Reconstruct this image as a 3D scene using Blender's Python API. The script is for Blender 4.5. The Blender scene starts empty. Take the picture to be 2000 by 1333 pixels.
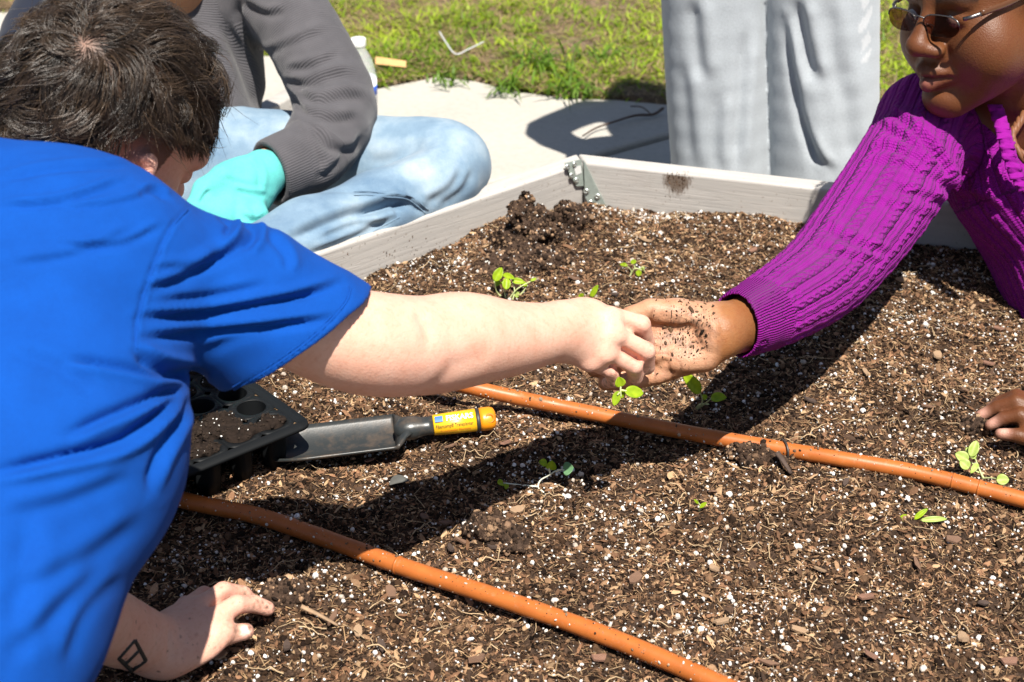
import bpy, math, random
import numpy as np
from mathutils import Vector, Matrix

rng = np.random.default_rng(7)
random.seed(7)
scene = bpy.context.scene
COL = scene.collection

# ------------------------------------------------------------------ camera
CAM_H = 0.86          # metres above the soil of the bed
PITCH = math.radians(28.0)
FPX = 2778.0          # focal length in pixels of a 2000 px wide frame (50 mm lens)
cam_data = bpy.data.cameras.new('camera')
cam_data.lens = 50.0
cam_data.sensor_width = 36.0
cam_data.clip_start = 0.02
cam_data.clip_end = 400.0
cam_data.dof.use_dof = True
cam_data.dof.focus_distance = 1.5
cam_data.dof.aperture_fstop = 9.0
cam = bpy.data.objects.new('camera', cam_data)
cam.location = (0, 0, CAM_H)
cam.rotation_euler = (math.pi / 2 - PITCH, 0, 0)
COL.objects.link(cam)
scene.camera = cam

# ------------------------------------------------------------------ sky, sun, exposure
SUN_TRAVEL = Vector((-0.13, 0.50, -1.0)).normalized()
to_sun = -SUN_TRAVEL
elev = math.asin(to_sun.z)
azim = math.atan2(to_sun.x, to_sun.y)
world = bpy.data.worlds.new('World')
scene.world = world
world.use_nodes = True
wn = world.node_tree
wn.nodes.clear()
sky = wn.nodes.new('ShaderNodeTexSky')
sky.sky_type = 'NISHITA'
sky.sun_disc = False
sky.sun_elevation = elev
sky.sun_rotation = azim
bg = wn.nodes.new('ShaderNodeBackground')
bg.inputs['Strength'].default_value = 0.05
wo = wn.nodes.new('ShaderNodeOutputWorld')
wn.links.new(sky.outputs[0], bg.inputs[0])
wn.links.new(bg.outputs[0], wo.inputs[0])

sun_data = bpy.data.lights.new('sun', 'SUN')
sun_data.energy = 5.0
sun_data.angle = math.radians(0.5)
sun_data.color = (1.0, 0.945, 0.86)
sun = bpy.data.objects.new('sun', sun_data)
sun.rotation_euler = SUN_TRAVEL.to_track_quat('-Z', 'Y').to_euler()
sun.location = (1, -3, 6)
COL.objects.link(sun)

vs = scene.view_settings
vs.view_transform = 'Standard'
vs.look = 'None'
vs.exposure = 0.85
vs.gamma = 1.0
vs.use_curve_mapping = False
scene.render.film_transparent = False
scene.cycles.max_bounces = 6
scene.cycles.diffuse_bounces = 3
scene.cycles.transparent_max_bounces = 8
scene.cycles.use_denoising = True
scene.cycles.caustics_reflective = False
scene.cycles.caustics_refractive = False

# ------------------------------------------------------------------ measuring helpers
_fw = np.array([0, math.cos(PITCH), -math.sin(PITCH)])
_up = np.array([0, math.sin(PITCH), math.cos(PITCH)])
_rt = np.array([1.0, 0, 0])
_C = np.array([0, 0, CAM_H])


def ray(x, y):
    return _fw + _rt * (x - 1000.0) / FPX - _up * (y - 666.5) / FPX


def P(x, y, D):
    """point of the place seen at photo pixel x, y and D metres away"""
    return _C + ray(x, y) * D


def G(x, y, z=0.0):
    """point of the level z seen at photo pixel x, y"""
    r = ray(x, y)
    return _C + r * ((z - CAM_H) / r[2])


def to_px(p):
    d = np.asarray(p) - _C
    D = d @ _fw
    return 1000 + FPX * (d @ _rt) / D, 666.5 - FPX * (d @ _up) / D


def unit(v):
    v = np.asarray(v, float)
    return v / (np.linalg.norm(v) + 1e-12)


# ------------------------------------------------------------------ scene helpers
def props(o, label=None, cat=None, group=None, kind=None):
    if label: o['label'] = label
    if cat: o['category'] = cat
    if group: o['group'] = group
    if kind: o['kind'] = kind
    return o


def empty(name, loc, label=None, cat=None, group=None):
    o = bpy.data.objects.new(name, None)
    o.empty_display_size = 0.05
    o.location = tuple(loc)
    COL.objects.link(o)
    return props(o, label, cat, group)


def link(name, me, mats=None, parent=None, smooth=True):
    o = bpy.data.objects.new(name, me)
    COL.objects.link(o)
    if mats is not None:
        for m in (mats if isinstance(mats, (list, tuple)) else [mats]):
            me.materials.append(m)
    if smooth and len(me.polygons):
        me.polygons.foreach_set('use_smooth', np.ones(len(me.polygons), bool))
    if parent is not None:
        o.parent = parent
        o.matrix_parent_inverse = Matrix.Translation(-Vector(parent_world(parent)))
    return o


def parent_world(p):
    v = Vector(p.location)
    if p.parent is not None:
        v = v + p.matrix_parent_inverse.translation + parent_world(p.parent)
    return v


def np_mesh(name, V, Fc, attrs=None, colors=None, mat_idx=None):
    """mesh from numpy: Fc is (n,k) or list of such arrays of the same k"""
    V = np.ascontiguousarray(V, np.float32)
    Fc = np.ascontiguousarray(Fc, np.int32)
    n, k = Fc.shape
    me = bpy.data.meshes.new(name)
    me.vertices.add(len(V))
    me.vertices.foreach_set('co', V.ravel())
    me.loops.add(n * k)
    me.loops.foreach_set('vertex_index', Fc.ravel())
    me.polygons.add(n)
    me.polygons.foreach_set('loop_start', np.arange(0, n * k, k, dtype=np.int32))
    me.polygons.foreach_set('loop_total', np.full(n, k, np.int32))
    if mat_idx is not None:
        me.polygons.foreach_set('material_index', np.ascontiguousarray(mat_idx, np.int32))
    for nm, a in (attrs or {}).items():
        at = me.attributes.new(nm, 'FLOAT', 'POINT')
        at.data.foreach_set('value', np.ascontiguousarray(a, np.float32).ravel())
    for nm, a in (colors or {}).items():
        at = me.attributes.new(nm, 'FLOAT_COLOR', 'POINT')
        if a.shape[1] == 3:
            a = np.hstack([a, np.ones((len(a), 1))])
        at.data.foreach_set('color', np.ascontiguousarray(a, np.float32).ravel())
    me.update(calc_edges=True)
    me.validate()
    return me


def catmull(pts, n):
    """n points along a smooth curve through pts"""
    p = np.asarray(pts, float)
    p = np.vstack([2 * p[0] - p[1], p, 2 * p[-1] - p[-2]])
    m = len(p) - 3
    t = np.linspace(0, m - 1e-9, n)
    i = t.astype(int)
    f = (t - i)[:, None]
    a, b, c, d = p[i], p[i + 1], p[i + 2], p[i + 3]
    return 0.5 * (2 * b + (c - a) * f + (2 * a - 5 * b + 4 * c - d) * f ** 2 + (3 * b - a - 3 * c + d) * f ** 3)


def tube(path, radius, sides=10, cap=True, flat=1.0, flat_dir=None):
    """V, F of a tube; radius scalar or per point"""
    path = np.asarray(path, float)
    n = len(path)
    r = np.broadcast_to(np.asarray(radius, float), (n,))
    T = np.gradient(path, axis=0)
    T /= np.linalg.norm(T, axis=1)[:, None] + 1e-12
    ref = np.array([0, 0, 1.0]) if flat_dir is None else np.asarray(flat_dir, float)
    if flat_dir is None and abs(T[0] @ ref) > 0.9:
        ref = np.array([1.0, 0, 0])
    V = []
    N = ref
    a = np.linspace(0, 2 * np.pi, sides, endpoint=False)
    for i in range(n):
        N = N - T[i] * (N @ T[i])
        N = unit(N)
        B = np.cross(T[i], N)
        V.append(path[i] + r[i] * (np.cos(a)[:, None] * N * flat + np.sin(a)[:, None] * B))
    V = np.vstack(V)
    Fq = []
    for i in range(n - 1):
        for j in range(sides):
            j2 = (j + 1) % sides
            Fq.append((i * sides + j, i * sides + j2, (i + 1) * sides + j2, (i + 1) * sides + j))
    if cap:
        c0, c1 = len(V), len(V) + 1
        V = np.vstack([V, path[0], path[-1]])
        for j in range(sides):
            j2 = (j + 1) % sides
            Fq.append((c0, j2, j, j))
            Fq.append((c1, (n - 1) * sides + j, (n - 1) * sides + j2, (n - 1) * sides + j2))
    return V, Fq


class MB:
    """collects pieces of any polygon size into ONE mesh"""

    def __init__(self):
        self.V, self.F = [], []
        self.n = 0

    def add(self, V, Fs):
        V = np.asarray(V, float)
        for f in Fs:
            g = []
            for q in f:
                if q + self.n not in g: g.append(int(q) + self.n)
            if len(g) > 2: self.F.append(g)
        self.V.append(V)
        self.n += len(V)
        return self

    def tube(self, *a, **k):
        return self.add(*tube(*a, **k))

    def box(self, c, x, y, z, ux=(1, 0, 0), uy=(0, 1, 0), uz=(0, 0, 1)):
        c = np.asarray(c, float)
        ux, uy, uz = np.asarray(ux, float) * x / 2, np.asarray(uy, float) * y / 2, np.asarray(uz, float) * z / 2
        V = [c + sx * ux + sy * uy + sz * uz for sz in (-1, 1) for sy in (-1, 1) for sx in (-1, 1)]
        return self.add(V, [(0, 2, 3, 1), (4, 5, 7, 6), (0, 1, 5, 4), (2, 6, 7, 3), (0, 4, 6, 2), (1, 3, 7, 5)])

    def lathe(self, prof, c, axis=(0, 0, 1), sides=24):
        axis = unit(axis)
        ref = np.array([1.0, 0, 0]) if abs(axis[0]) < 0.9 else np.array([0, 1.0, 0])
        u = unit(np.cross(axis, ref)); v = np.cross(axis, u)
        a = np.linspace(0, 2 * np.pi, sides, endpoint=False)
        V = np.vstack([np.asarray(c) + axis * h + r * (np.cos(a)[:, None] * u + np.sin(a)[:, None] * v) for r, h in prof])
        Fs = []
        for i in range(len(prof) - 1):
            for j in range(sides):
                k = (j + 1) % sides
                Fs.append((i * sides + j, i * sides + k, (i + 1) * sides + k, (i + 1) * sides + j))
        if prof[0][0] > 1e-6: Fs.append(tuple(range(sides - 1, -1, -1)))
        if prof[-1][0] > 1e-6: Fs.append(tuple((len(prof) - 1) * sides + j for j in range(sides)))
        return self.add(V, Fs)

    def mesh(self, name):
        me = bpy.data.meshes.new(name)
        me.from_pydata([tuple(v) for v in np.vstack(self.V)], [], self.F)
        me.update()
        return me

    def build(self, name, mats, parent=None, smooth=True, bevel=0, segs=2):
        o = link(name, self.mesh(name), mats, parent, smooth)
        if bevel:
            b = o.modifiers.new('bevel', 'BEVEL')
            b.width = bevel; b.segments = segs; b.limit_method = 'ANGLE'; b.angle_limit = math.radians(35)
        return o


# ------------------------------------------------------------------ numpy noise
_perm = np.random.default_rng(3).permutation(256)
_perm = np.concatenate([_perm, _perm, _perm])
_grad = np.random.default_rng(4).normal(size=(256, 3))
_grad /= np.linalg.norm(_grad, axis=1)[:, None]


def noise3(p):
    """gradient noise about -0.7..0.7 for (n,3) points"""
    p = np.asarray(p, float)
    i = np.floor(p).astype(int)
    f = p - i
    i &= 255
    w = f * f * f * (f * (f * 6 - 15) + 10)
    out = 0
    for dx in (0, 1):
        hx = _perm[i[:, 0] + dx]
        wx = w[:, 0] if dx else 1 - w[:, 0]
        for dy in (0, 1):
            hy = _perm[hx + i[:, 1] + dy]
            wy = w[:, 1] if dy else 1 - w[:, 1]
            for dz in (0, 1):
                h = _perm[hy + i[:, 2] + dz]
                wz = w[:, 2] if dz else 1 - w[:, 2]
                g = _grad[h]
                d = g[:, 0] * (f[:, 0] - dx) + g[:, 1] * (f[:, 1] - dy) + g[:, 2] * (f[:, 2] - dz)
                out = out + d * wx * wy * wz
    return out


def fbm(p, octaves=4, gain=0.5):
    a, s, o = 1.0, 1.0, 0
    for k in range(octaves):
        o = o + a * noise3(np.asarray(p) * s + 17.3 * k)
        a *= gain; s *= 2.03
    return o


# ------------------------------------------------------------------ solid modelling with distance fields
def smin(a, b, k):
    if k <= 0: return np.minimum(a, b)
    h = np.clip(0.5 + 0.5 * (b - a) / k, 0, 1)
    return b + (a - b) * h - k * h * (1 - h)


class Prim:
    __slots__ = ('f', 'c', 'r', 'k', 'm')

    def __init__(self, f, c, r, k, m='u'):
        self.f, self.c, self.r, self.k, self.m = f, np.asarray(c, float), float(r), k, m


def cone(a, b, ra, rb, k=0.01, flat=None, s=1.0, m='u'):
    """tapered capsule; flat = direction along which the section is squeezed by s"""
    a, b = np.asarray(a, float), np.asarray(b, float)
    ba = b - a
    L2 = ba @ ba + 1e-12
    if flat is not None:
        flat = np.asarray(flat, float)
        flat = unit(flat - ba * (flat @ ba) / L2)

    def f(p):
        pa = p - a
        h = np.clip(pa @ ba / L2, 0, 1)
        q = pa - h[:, None] * ba
        if flat is None:
            return np.sqrt((q * q).sum(1)) - (ra + (rb - ra) * h)
        w = q @ flat
        l2 = (q * q).sum(1) - w * w + (w / s) ** 2
        return (np.sqrt(np.maximum(l2, 0)) - (ra + (rb - ra) * h)) * min(1.0, s)
    return Prim(f, (a + b) / 2, math.sqrt(L2) / 2 + max(ra, rb), k, m)


def chain(pts, radii, k=0.005, kin=None, flat=None, s=1.0, m='u'):
    """several tapered capsules end to end as one primitive"""
    pts = [np.asarray(p, float) for p in pts]
    seg = [cone(pts[i], pts[i + 1], radii[i], radii[i + 1], 0, flat, s) for i in range(len(pts) - 1)]
    ki = kin if kin is not None else 0.25 * min(radii)

    def f(p):
        d = seg[0].f(p)
        for q in seg[1:]: d = smin(d, q.f(p), ki)
        return d
    A = np.array(pts)
    c = (A.min(0) + A.max(0)) / 2
    r = max(np.linalg.norm(A - c, axis=1)) + max(radii)
    return Prim(f, c, r, k, m)


def limb(pts, radii, k=0.005, n=4, kin=0.0015, flat=None, s=1.0, m='u'):
    """smooth tapering limb through the given points"""
    N = (len(pts) - 1) * n + 1
    p = catmull(pts, N)
    r = catmull(np.column_stack([radii, radii, radii]), N)[:, 0]
    return chain(list(p), list(r), k, kin, flat, s, m)


def frame(x=None, y=None, z=None):
    """rotation matrix with columns x,y,z from two given directions (first kept exactly)"""
    if x is not None and y is not None:
        x = unit(x); z = unit(np.cross(x, y)); y = np.cross(z, x)
    elif x is not None and z is not None:
        x = unit(x); y = unit(np.cross(z, x)); z = np.cross(x, y)
    else:
        y = unit(y); x = unit(np.cross(y, z)); z = np.cross(x, y)
    return np.column_stack([x, y, z])


def ell(c, radii, R=None, k=0.01, m='u'):
    c = np.asarray(c, float)
    r = np.asarray(radii, float)
    R = np.eye(3) if R is None else R

    def f(p):
        q = (p - c) @ R
        k0 = np.sqrt(((q / r) ** 2).sum(1))
        k1 = np.sqrt(((q / (r * r)) ** 2).sum(1)) + 1e-9
        return k0 * (k0 - 1.0) / k1
    return Prim(f, c, r.max(), k, m)


def polydist(p, pts):
    pts = np.asarray(pts, float)
    best = None
    for a, b in zip(pts[:-1], pts[1:]):
        ba = b - a
        h = np.clip((p - a) @ ba / (ba @ ba + 1e-12), 0, 1)
        q = p - a - h[:, None] * ba
        d = (q * q).sum(1)
        best = d if best is None else np.minimum(best, d)
    return np.sqrt(best)


def groove(pts, w, depth):
    """crease (depth>0) or ridge (depth<0) along a polyline"""
    A = np.asarray(pts, float)
    c = (A.min(0) + A.max(0)) / 2
    r = max(np.linalg.norm(A - c, axis=1)) + 3 * w
    return Prim(lambda p: depth * np.exp(-(polydist(p, A) / w) ** 2), c, r, abs(depth), 'g')


def plane_cut(pt, n, c=None, r=1e3, k=0.004):
    """keep the side where (p-pt).n < 0"""
    pt, n = np.asarray(pt, float), unit(n)
    return Prim(lambda p: (p - pt) @ n, pt if c is None else c, r, k, 'i')


def fold(prims, p, sel=None):
    d = np.full(len(p), 1.0)
    for q in (prims if sel is None else [prims[i] for i in sel]):
        v = q.f(p)
        if q.m == 'u': d = smin(d, v, q.k)
        elif q.m == 's': d = -smin(-d, v, q.k)
        elif q.m == 'i': d = -smin(-d, -v, q.k)
        else: d = d + v
    return d


def group(prims, k=0.005, m='u'):
    cs = np.array([q.c for q in prims if q.m == 'u'])
    c = (cs.min(0) + cs.max(0)) / 2
    r = max(np.linalg.norm(q.c - c) + q.r for q in prims if q.m == 'u')
    return Prim(lambda p: fold(prims, p), c, r, k, m)


def sdf_surface(prims, v, B=12, bounds=None):
    """surface nets over the blocks that the surface passes through -> V, F(quads)"""
    us = [q for q in prims if q.m == 'u']
    lo = np.min([q.c - q.r for q in us], 0) - 3 * v
    hi = np.max([q.c + q.r for q in us], 0) + 3 * v
    if bounds is not None:
        lo = np.maximum(lo, bounds[0]); hi = np.minimum(hi, bounds[1])
    nb = np.ceil((hi - lo) / (B * v)).astype(int)
    ii = np.stack(np.meshgrid(*[np.arange(n) for n in nb], indexing='ij'), -1).reshape(-1, 3)
    cen = lo + (ii + 0.5) * B * v
    hd = B * v * 0.866
    d = fold(prims, cen)
    act = np.abs(d) < hd * 1.45 + 0.004
    ii = ii[act]; cen = cen[act]
    PC = np.array([q.c for q in prims]); PR = np.array([q.r + 2 * q.k for q in prims])
    n1 = B + 1
    g = np.stack(np.meshgrid(*[np.arange(n1)] * 3, indexing='ij'), -1).reshape(-1, 3)
    NB = nb * B + 2
    ids, pos, edges = [], [], []
    for b, c in zip(ii, cen):
        near = np.linalg.norm(PC - c, axis=1) < PR + hd + 0.012
        sel = np.nonzero(near)[0]
        if not len(sel): continue
        base = b * B
        p = lo + (base + g) * v
        D = fold(prims, p, sel)
        if D.min() > 0 or D.max() < 0: continue
        D = D.reshape(n1, n1, n1)
        S = D < 0
        cnt = np.zeros((B, B, B)); acc = np.zeros((B, B, B, 3))
        for ax in range(3):
            for o1 in (0, 1):
                for o2 in (0, 1):
                    s0 = [slice(0, B)] * 3; s1 = [slice(0, B)] * 3
                    oth = [a for a in range(3) if a != ax]
                    for a_, o_ in zip(oth, (o1, o2)):
                        s0[a_] = slice(o_, o_ + B); s1[a_] = slice(o_, o_ + B)
                    s1[ax] = slice(1, B + 1)
                    d0, d1 = D[tuple(s0)], D[tuple(s1)]
                    x = (d0 < 0) != (d1 < 0)
                    t = np.where(x, d0 / np.where(x, d0 - d1, 1), 0)
                    cnt += x
                    acc[..., ax] += np.where(x, t, 0)
                    acc[..., oth[0]] += x * o1
                    acc[..., oth[1]] += x * o2
        m = cnt > 0
        if not m.any(): continue
        ci = np.argwhere(m)
        pos.append(lo + (base + ci + acc[m] / cnt[m][:, None]) * v)
        gi = base + ci + 1
        ids.append((gi[:, 0] * NB[1] + gi[:, 1]) * NB[2] + gi[:, 2])
        for ax in range(3):
            s1 = [slice(0, B)] * 3; s1[ax] = slice(1, B + 1)
            a0 = S[:B, :B, :B]; a1 = S[tuple(s1)]
            ci = np.argwhere(a0 != a1)
            if len(ci):
                fl = a0[ci[:, 0], ci[:, 1], ci[:, 2]]
                edges.append(np.column_stack([base + ci + 1, np.full(len(ci), ax), fl]))
    pos = np.vstack(pos); ids = np.concatenate(ids); E = np.vstack(edges)
    order = np.argsort(ids); sid = ids[order]
    quads = []
    for ax in range(3):
        e = E[E[:, 3] == ax]
        o1, o2 = [(1, 2), (2, 0), (0, 1)][ax]
        cs = []
        for a, b_ in ((0, 0), (1, 0), (1, 1), (0, 1)):
            q = e[:, :3].copy(); q[:, o1] -= a; q[:, o2] -= b_
            key = (q[:, 0] * NB[1] + q[:, 1]) * NB[2] + q[:, 2]
            j = np.clip(np.searchsorted(sid, key), 0, len(sid) - 1)
            cs.append(np.where(sid[j] == key, order[j], -1))
        q = np.column_stack(cs)
        ok = (q >= 0).all(1)
        q = q[ok]; fl = e[ok, 4].astype(bool)
        q[~fl] = q[~fl][:, ::-1]
        quads.append(q)
    Fq = np.vstack(quads)
    return pos, Fq


def vnormals(V, Fq):
    n = np.cross(V[Fq[:, 2]] - V[Fq[:, 0]], V[Fq[:, 3]] - V[Fq[:, 1]])
    N = np.zeros_like(V)
    for j in range(4):
        for a in range(3):
            N[:, a] += np.bincount(Fq[:, j], n[:, a], len(V))
    return N / (np.linalg.norm(N, axis=1)[:, None] + 1e-12)


def relax(V, Fq, n=1, lam=0.5):
    for _ in range(n):
        s = np.zeros_like(V); c = np.zeros(len(V))
        for j in range(4):
            a, b = Fq[:, j], Fq[:, (j + 1) % 4]
            for x in range(3):
                s[:, x] += np.bincount(a, V[b, x], len(V)) + np.bincount(b, V[a, x], len(V))
            c += np.bincount(a, minlength=len(V)) + np.bincount(b, minlength=len(V))
        V = V + lam * (s / np.maximum(c, 1)[:, None] - V)
    return V


def px_dist(X, Y, line):
    pts = np.asarray(line, float)
    best = np.full(len(X), 1e18); tt = np.zeros(len(X)); side = np.zeros(len(X))
    L = np.linalg.norm(np.diff(pts, axis=0), axis=1); cum = np.concatenate([[0], np.cumsum(L)]); tot = cum[-1]
    for i in range(len(pts) - 1):
        a, b = pts[i], pts[i + 1]
        ba = b - a
        h = np.clip(((X - a[0]) * ba[0] + (Y - a[1]) * ba[1]) / (ba @ ba + 1e-9), 0, 1)
        dx, dy = X - a[0] - h * ba[0], Y - a[1] - h * ba[1]
        d = dx * dx + dy * dy
        m = d < best
        best = np.where(m, d, best)
        tt = np.where(m, (cum[i] + h * L[i]) / tot, tt)
        side = np.where(m, np.sign(ba[0] * dy - ba[1] * dx), side)
    return np.sqrt(best), tt, side


def creases(V, Fq, strokes, extra_smooth=0):
    """press cloth folds into a surface: strokes = (pixel polyline, width px, depth m, lip m).
    depth > 0 sinks a valley; lip raises a soft ridge on the line's left (image-up) side"""
    N = vnormals(V, Fq)
    d = V - _C
    Dp = d @ _fw
    X, Y = 1000 + FPX * (d @ _rt) / Dp, 666.5 - FPX * (d @ _up) / Dp
    face = np.clip((-(N * d).sum(1) / np.linalg.norm(d, axis=1)) * 4 + 0.35, 0, 1)
    off = np.zeros(len(V))
    for line, w, depth, lip in strokes:
        ln = np.asarray(line, float)
        m = (X > ln[:, 0].min() - 4 * w) & (X < ln[:, 0].max() + 4 * w) & (Y > ln[:, 1].min() - 4 * w) & (Y < ln[:, 1].max() + 4 * w)
        if not m.any(): continue
        if len(ln) > 2: ln = catmull(ln, 4 * len(ln))
        q, t, sd = px_dist(X[m], Y[m], ln)
        fade = np.clip(np.minimum(t, 1 - t) * 5 + 0.12, 0, 1)
        s = q / w * sd
        prof = -depth * np.exp(-s * s)
        if lip: prof = prof + lip * np.exp(-((s + 1.5) / 1.1) ** 2)
        off[m] += prof * fade * face[m]
    return V + N * off[:, None]


# ------------------------------------------------------------------ materials
class NT:
    def __init__(self, name):
        self.m = bpy.data.materials.new(name)
        self.m.use_nodes = True
        self.t = self.m.node_tree
        self.t.nodes.clear()
        self.out = self.n('ShaderNodeOutputMaterial')

    def n(self, typ, **kw):
        nd = self.t.nodes.new(typ)
        for k, v in kw.items(): setattr(nd, k, v)
        return nd

    def link(self, a, b):
        self.t.links.new(a, b)

    def val(self, sock, v):
        if hasattr(v, 'is_output') or isinstance(v, bpy.types.NodeSocket): self.link(v, sock)
        else: sock.default_value = v

    def pos(self, obj=False):
        return self.n('ShaderNodeTexCoord').outputs['Object']

    def noise(self, scale, detail=4, rough=0.55, vec=None, dist=0.0):
        nd = self.n('ShaderNodeTexNoise')
        nd.inputs['Scale'].default_value = scale
        nd.inputs['Detail'].default_value = detail
        nd.inputs['Roughness'].default_value = rough
        nd.inputs['Distortion'].default_value = dist
        self.link(vec if vec is not None else self.pos(), nd.inputs['Vector'])
        return nd.outputs['Fac']

    def voro(self, scale, vec=None, feature='F1', out='Distance'):
        nd = self.n('ShaderNodeTexVoronoi', feature=feature)
        nd.inputs['Scale'].default_value = scale
        self.link(vec if vec is not None else self.pos(), nd.inputs['Vector'])
        return nd.outputs[out]

    def mapping(self, scale=(1, 1, 1), rot=(0, 0, 0), vec=None):
        nd = self.n('ShaderNodeMapping')
        nd.inputs['Scale'].default_value = scale
        nd.inputs['Rotation'].default_value = rot
        self.link(vec if vec is not None else self.pos(), nd.inputs['Vector'])
        return nd.outputs[0]

    def ramp(self, fac, stops, interp='LINEAR'):
        nd = self.n('ShaderNodeValToRGB')
        cr = nd.color_ramp
        cr.interpolation = interp
        while len(cr.elements) < len(stops): cr.elements.new(0.5)
        for e, (p, c) in zip(cr.elements, stops):
            e.position = p
            e.color = (c, c, c, 1) if not hasattr(c, '__len__') else (*c[:3], 1)
        self.link(fac, nd.inputs[0])
        return nd.outputs[0]

    def attr(self, name, out='Fac', typ='GEOMETRY'):
        nd = self.n('ShaderNodeAttribute', attribute_name=name, attribute_type=typ)
        return nd.outputs[out]

    def math(self, op, a, b=None, c=None):
        nd = self.n('ShaderNodeMath', operation=op)
        for i, v in enumerate((a, b, c)):
            if v is not None: self.val(nd.inputs[i], v)
        return nd.outputs[0]

    def mix(self, fac, a, b, blend='MIX'):
        nd = self.n('ShaderNodeMix', data_type='RGBA', blend_type=blend)
        self.val(nd.inputs['Factor'], fac)
        for s, v in ((nd.inputs[6], a), (nd.inputs[7], b)):
            if isinstance(v, bpy.types.NodeSocket): self.link(v, s)
            else: s.default_value = (*v[:3], 1)
        return nd.outputs[2]

    def bump(self, h, strength=0.3, dist=0.002, normal=None):
        nd = self.n('ShaderNodeBump')
        nd.inputs['Strength'].default_value = strength
        nd.inputs['Distance'].default_value = dist
        self.link(h, nd.inputs['Height'])
        if normal is not None: self.link(normal, nd.inputs['Normal'])
        return nd.outputs[0]

    def bsdf(self, color, rough=0.6, normal=None, **kw):
        b = self.n('ShaderNodeBsdfPrincipled')
        if isinstance(color, bpy.types.NodeSocket): self.link(color, b.inputs['Base Color'])
        else: b.inputs['Base Color'].default_value = (*color[:3], 1)
        self.val(b.inputs['Roughness'], rough)
        if normal is not None: self.link(normal, b.inputs['Normal'])
        for k, v in kw.items():
            self.val(b.inputs[k.replace('_', ' ')], v)
        self.link(b.outputs[0], self.out.inputs[0])
        self.b = b
        return self.m


def simple_mat(name, col, rough=0.5, var=0.08, scale=60, bump=0.0, **kw):
    t = NT(name)
    c = np.array(col)
    f = t.noise(scale, 4)
    color = t.ramp(f, [(0.25, tuple(c * (1 - var))), (0.75, tuple(np.minimum(c * (1 + var), 1)))])
    nrm = t.bump(t.noise(scale * 4, 3), bump, 0.001) if bump else None
    return t.bsdf(color, rough, nrm, **kw)

# ================================================================== THE SETTING
PAVE_Z = -0.13
BED_TOP = 0.07
BT = 0.036            # board thickness
SIDE = 0.95
hexv = [np.array([0.112, 2.075])]
for a in (-17.5, -77.5, -137.5, 162.5, 102.5):
    hexv.append(hexv[-1] + SIDE * np.array([math.cos(math.radians(a)), math.sin(math.radians(a))]))
hexv = np.array(hexv)               # inner top corners, clockwise from the visible far corner
hex_c = hexv.mean(0)


def in_bed(x, y, margin=0.0):
    ok = np.ones(np.shape(x), bool)
    for i in range(6):
        a, b = hexv[i], hexv[(i + 1) % 6]
        e = unit(b - a); n = np.array([e[1], -e[0]])       # points inwards for clockwise order
        ok &= ((x - a[0]) * n[0] + (y - a[1]) * n[1]) > margin
    return ok


MOUNDS = []        # (x, y, height, radius)
for (px, py, h, r) in ((1050, 480, .030, .10), (1120, 470, .020, .07), (900, 545, .022, .07), (780, 580, .02, .07), (1000, 560, .012, .06),
                       (1500, 450, .012, .10), (1350, 470, .010, .10), (980, 1050, .012, .05), (900, 860, .014, .10), (1230, 980, -.006, .07),
                       (1650, 860, .010, .06), (1540, 880, -.004, .05), (560, 1160, .012, .05), (1700, 1000, .014, .09), (1960, 900, -.010, .05),
                       (1750, 760, .010, .08), (1290, 600, .012, .09), (640, 790, .012, .06), (1500, 1250, .006, .09)):
    q = G(px, py)
    MOUNDS.append((q[0], q[1], h, r))


def soil_h(x, y):
    x = np.asarray(x, float); y = np.asarray(y, float)
    p = np.stack([x.ravel(), y.ravel(), np.zeros(x.size)], 1)
    h = 0.010 * noise3(p * 7 + 3.1) + 0.011 * noise3(p * 19 + 9.7) + .006 * noise3(p * 41 + 2.2)
    for mx, my, mh, mr in MOUNDS:
        h = h + mh * np.exp(-((p[:, 0] - mx) ** 2 + (p[:, 1] - my) ** 2) / (mr * mr))
    return h.reshape(x.shape)


def soil_fine(x, y):
    p = np.stack([np.ravel(x), np.ravel(y), np.zeros(np.size(x))], 1)
    n = noise3(p * 62 + 5)
    return 0.0050 * n + 0.0034 * np.abs(noise3(p * 130 + 2)) + 0.0016 * noise3(p * 290)


# ---------- soil sheet
def mat_soil():
    t = NT('soil')
    n1 = t.noise(38, 6, .65)
    n2 = t.noise(240, 5, .7)
    n3 = t.voro(420)
    c = t.ramp(n1, [(.28, (.014, .009, .006)), (.5, (.040, .024, .016)), (.72, (.085, .050, .032))])
    c2 = t.ramp(n2, [(.35, (.016, .011, .008)), (.55, (.085, .052, .034)), (.75, (.20, .125, .08))])
    col = t.mix(.6, c, c2)
    h = t.math('ADD', t.math('MULTIPLY', n2, 1.0), t.math('MULTIPLY', n3, .6))
    return t.bsdf(col, .95, t.bump(h, .9, .004), Specular_IOR_Level=.15)


M_soil = mat_soil()
STEP = 0.0049
gx = np.arange(-.62, 1.26, STEP); gy = np.arange(.20, 2.10, STEP)
X, Y = np.meshgrid(gx, gy, indexing='ij')
ins = in_bed(X, Y, -0.018)
Z = soil_h(X, Y) + soil_fine(X, Y).reshape(X.shape)
idx = np.full(X.shape, -1); idx[ins] = np.arange(ins.sum())
q = np.stack([idx[:-1, :-1], idx[1:, :-1], idx[1:, 1:], idx[:-1, 1:]], -1).reshape(-1, 4)
q = q[(q >= 0).all(1)]
soil = link('soil', np_mesh('soil', np.stack([X[ins], Y[ins], Z[ins]], 1), q), M_soil)
props(soil, 'dark brown potting soil filling the raised bed', kind='structure')


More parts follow.
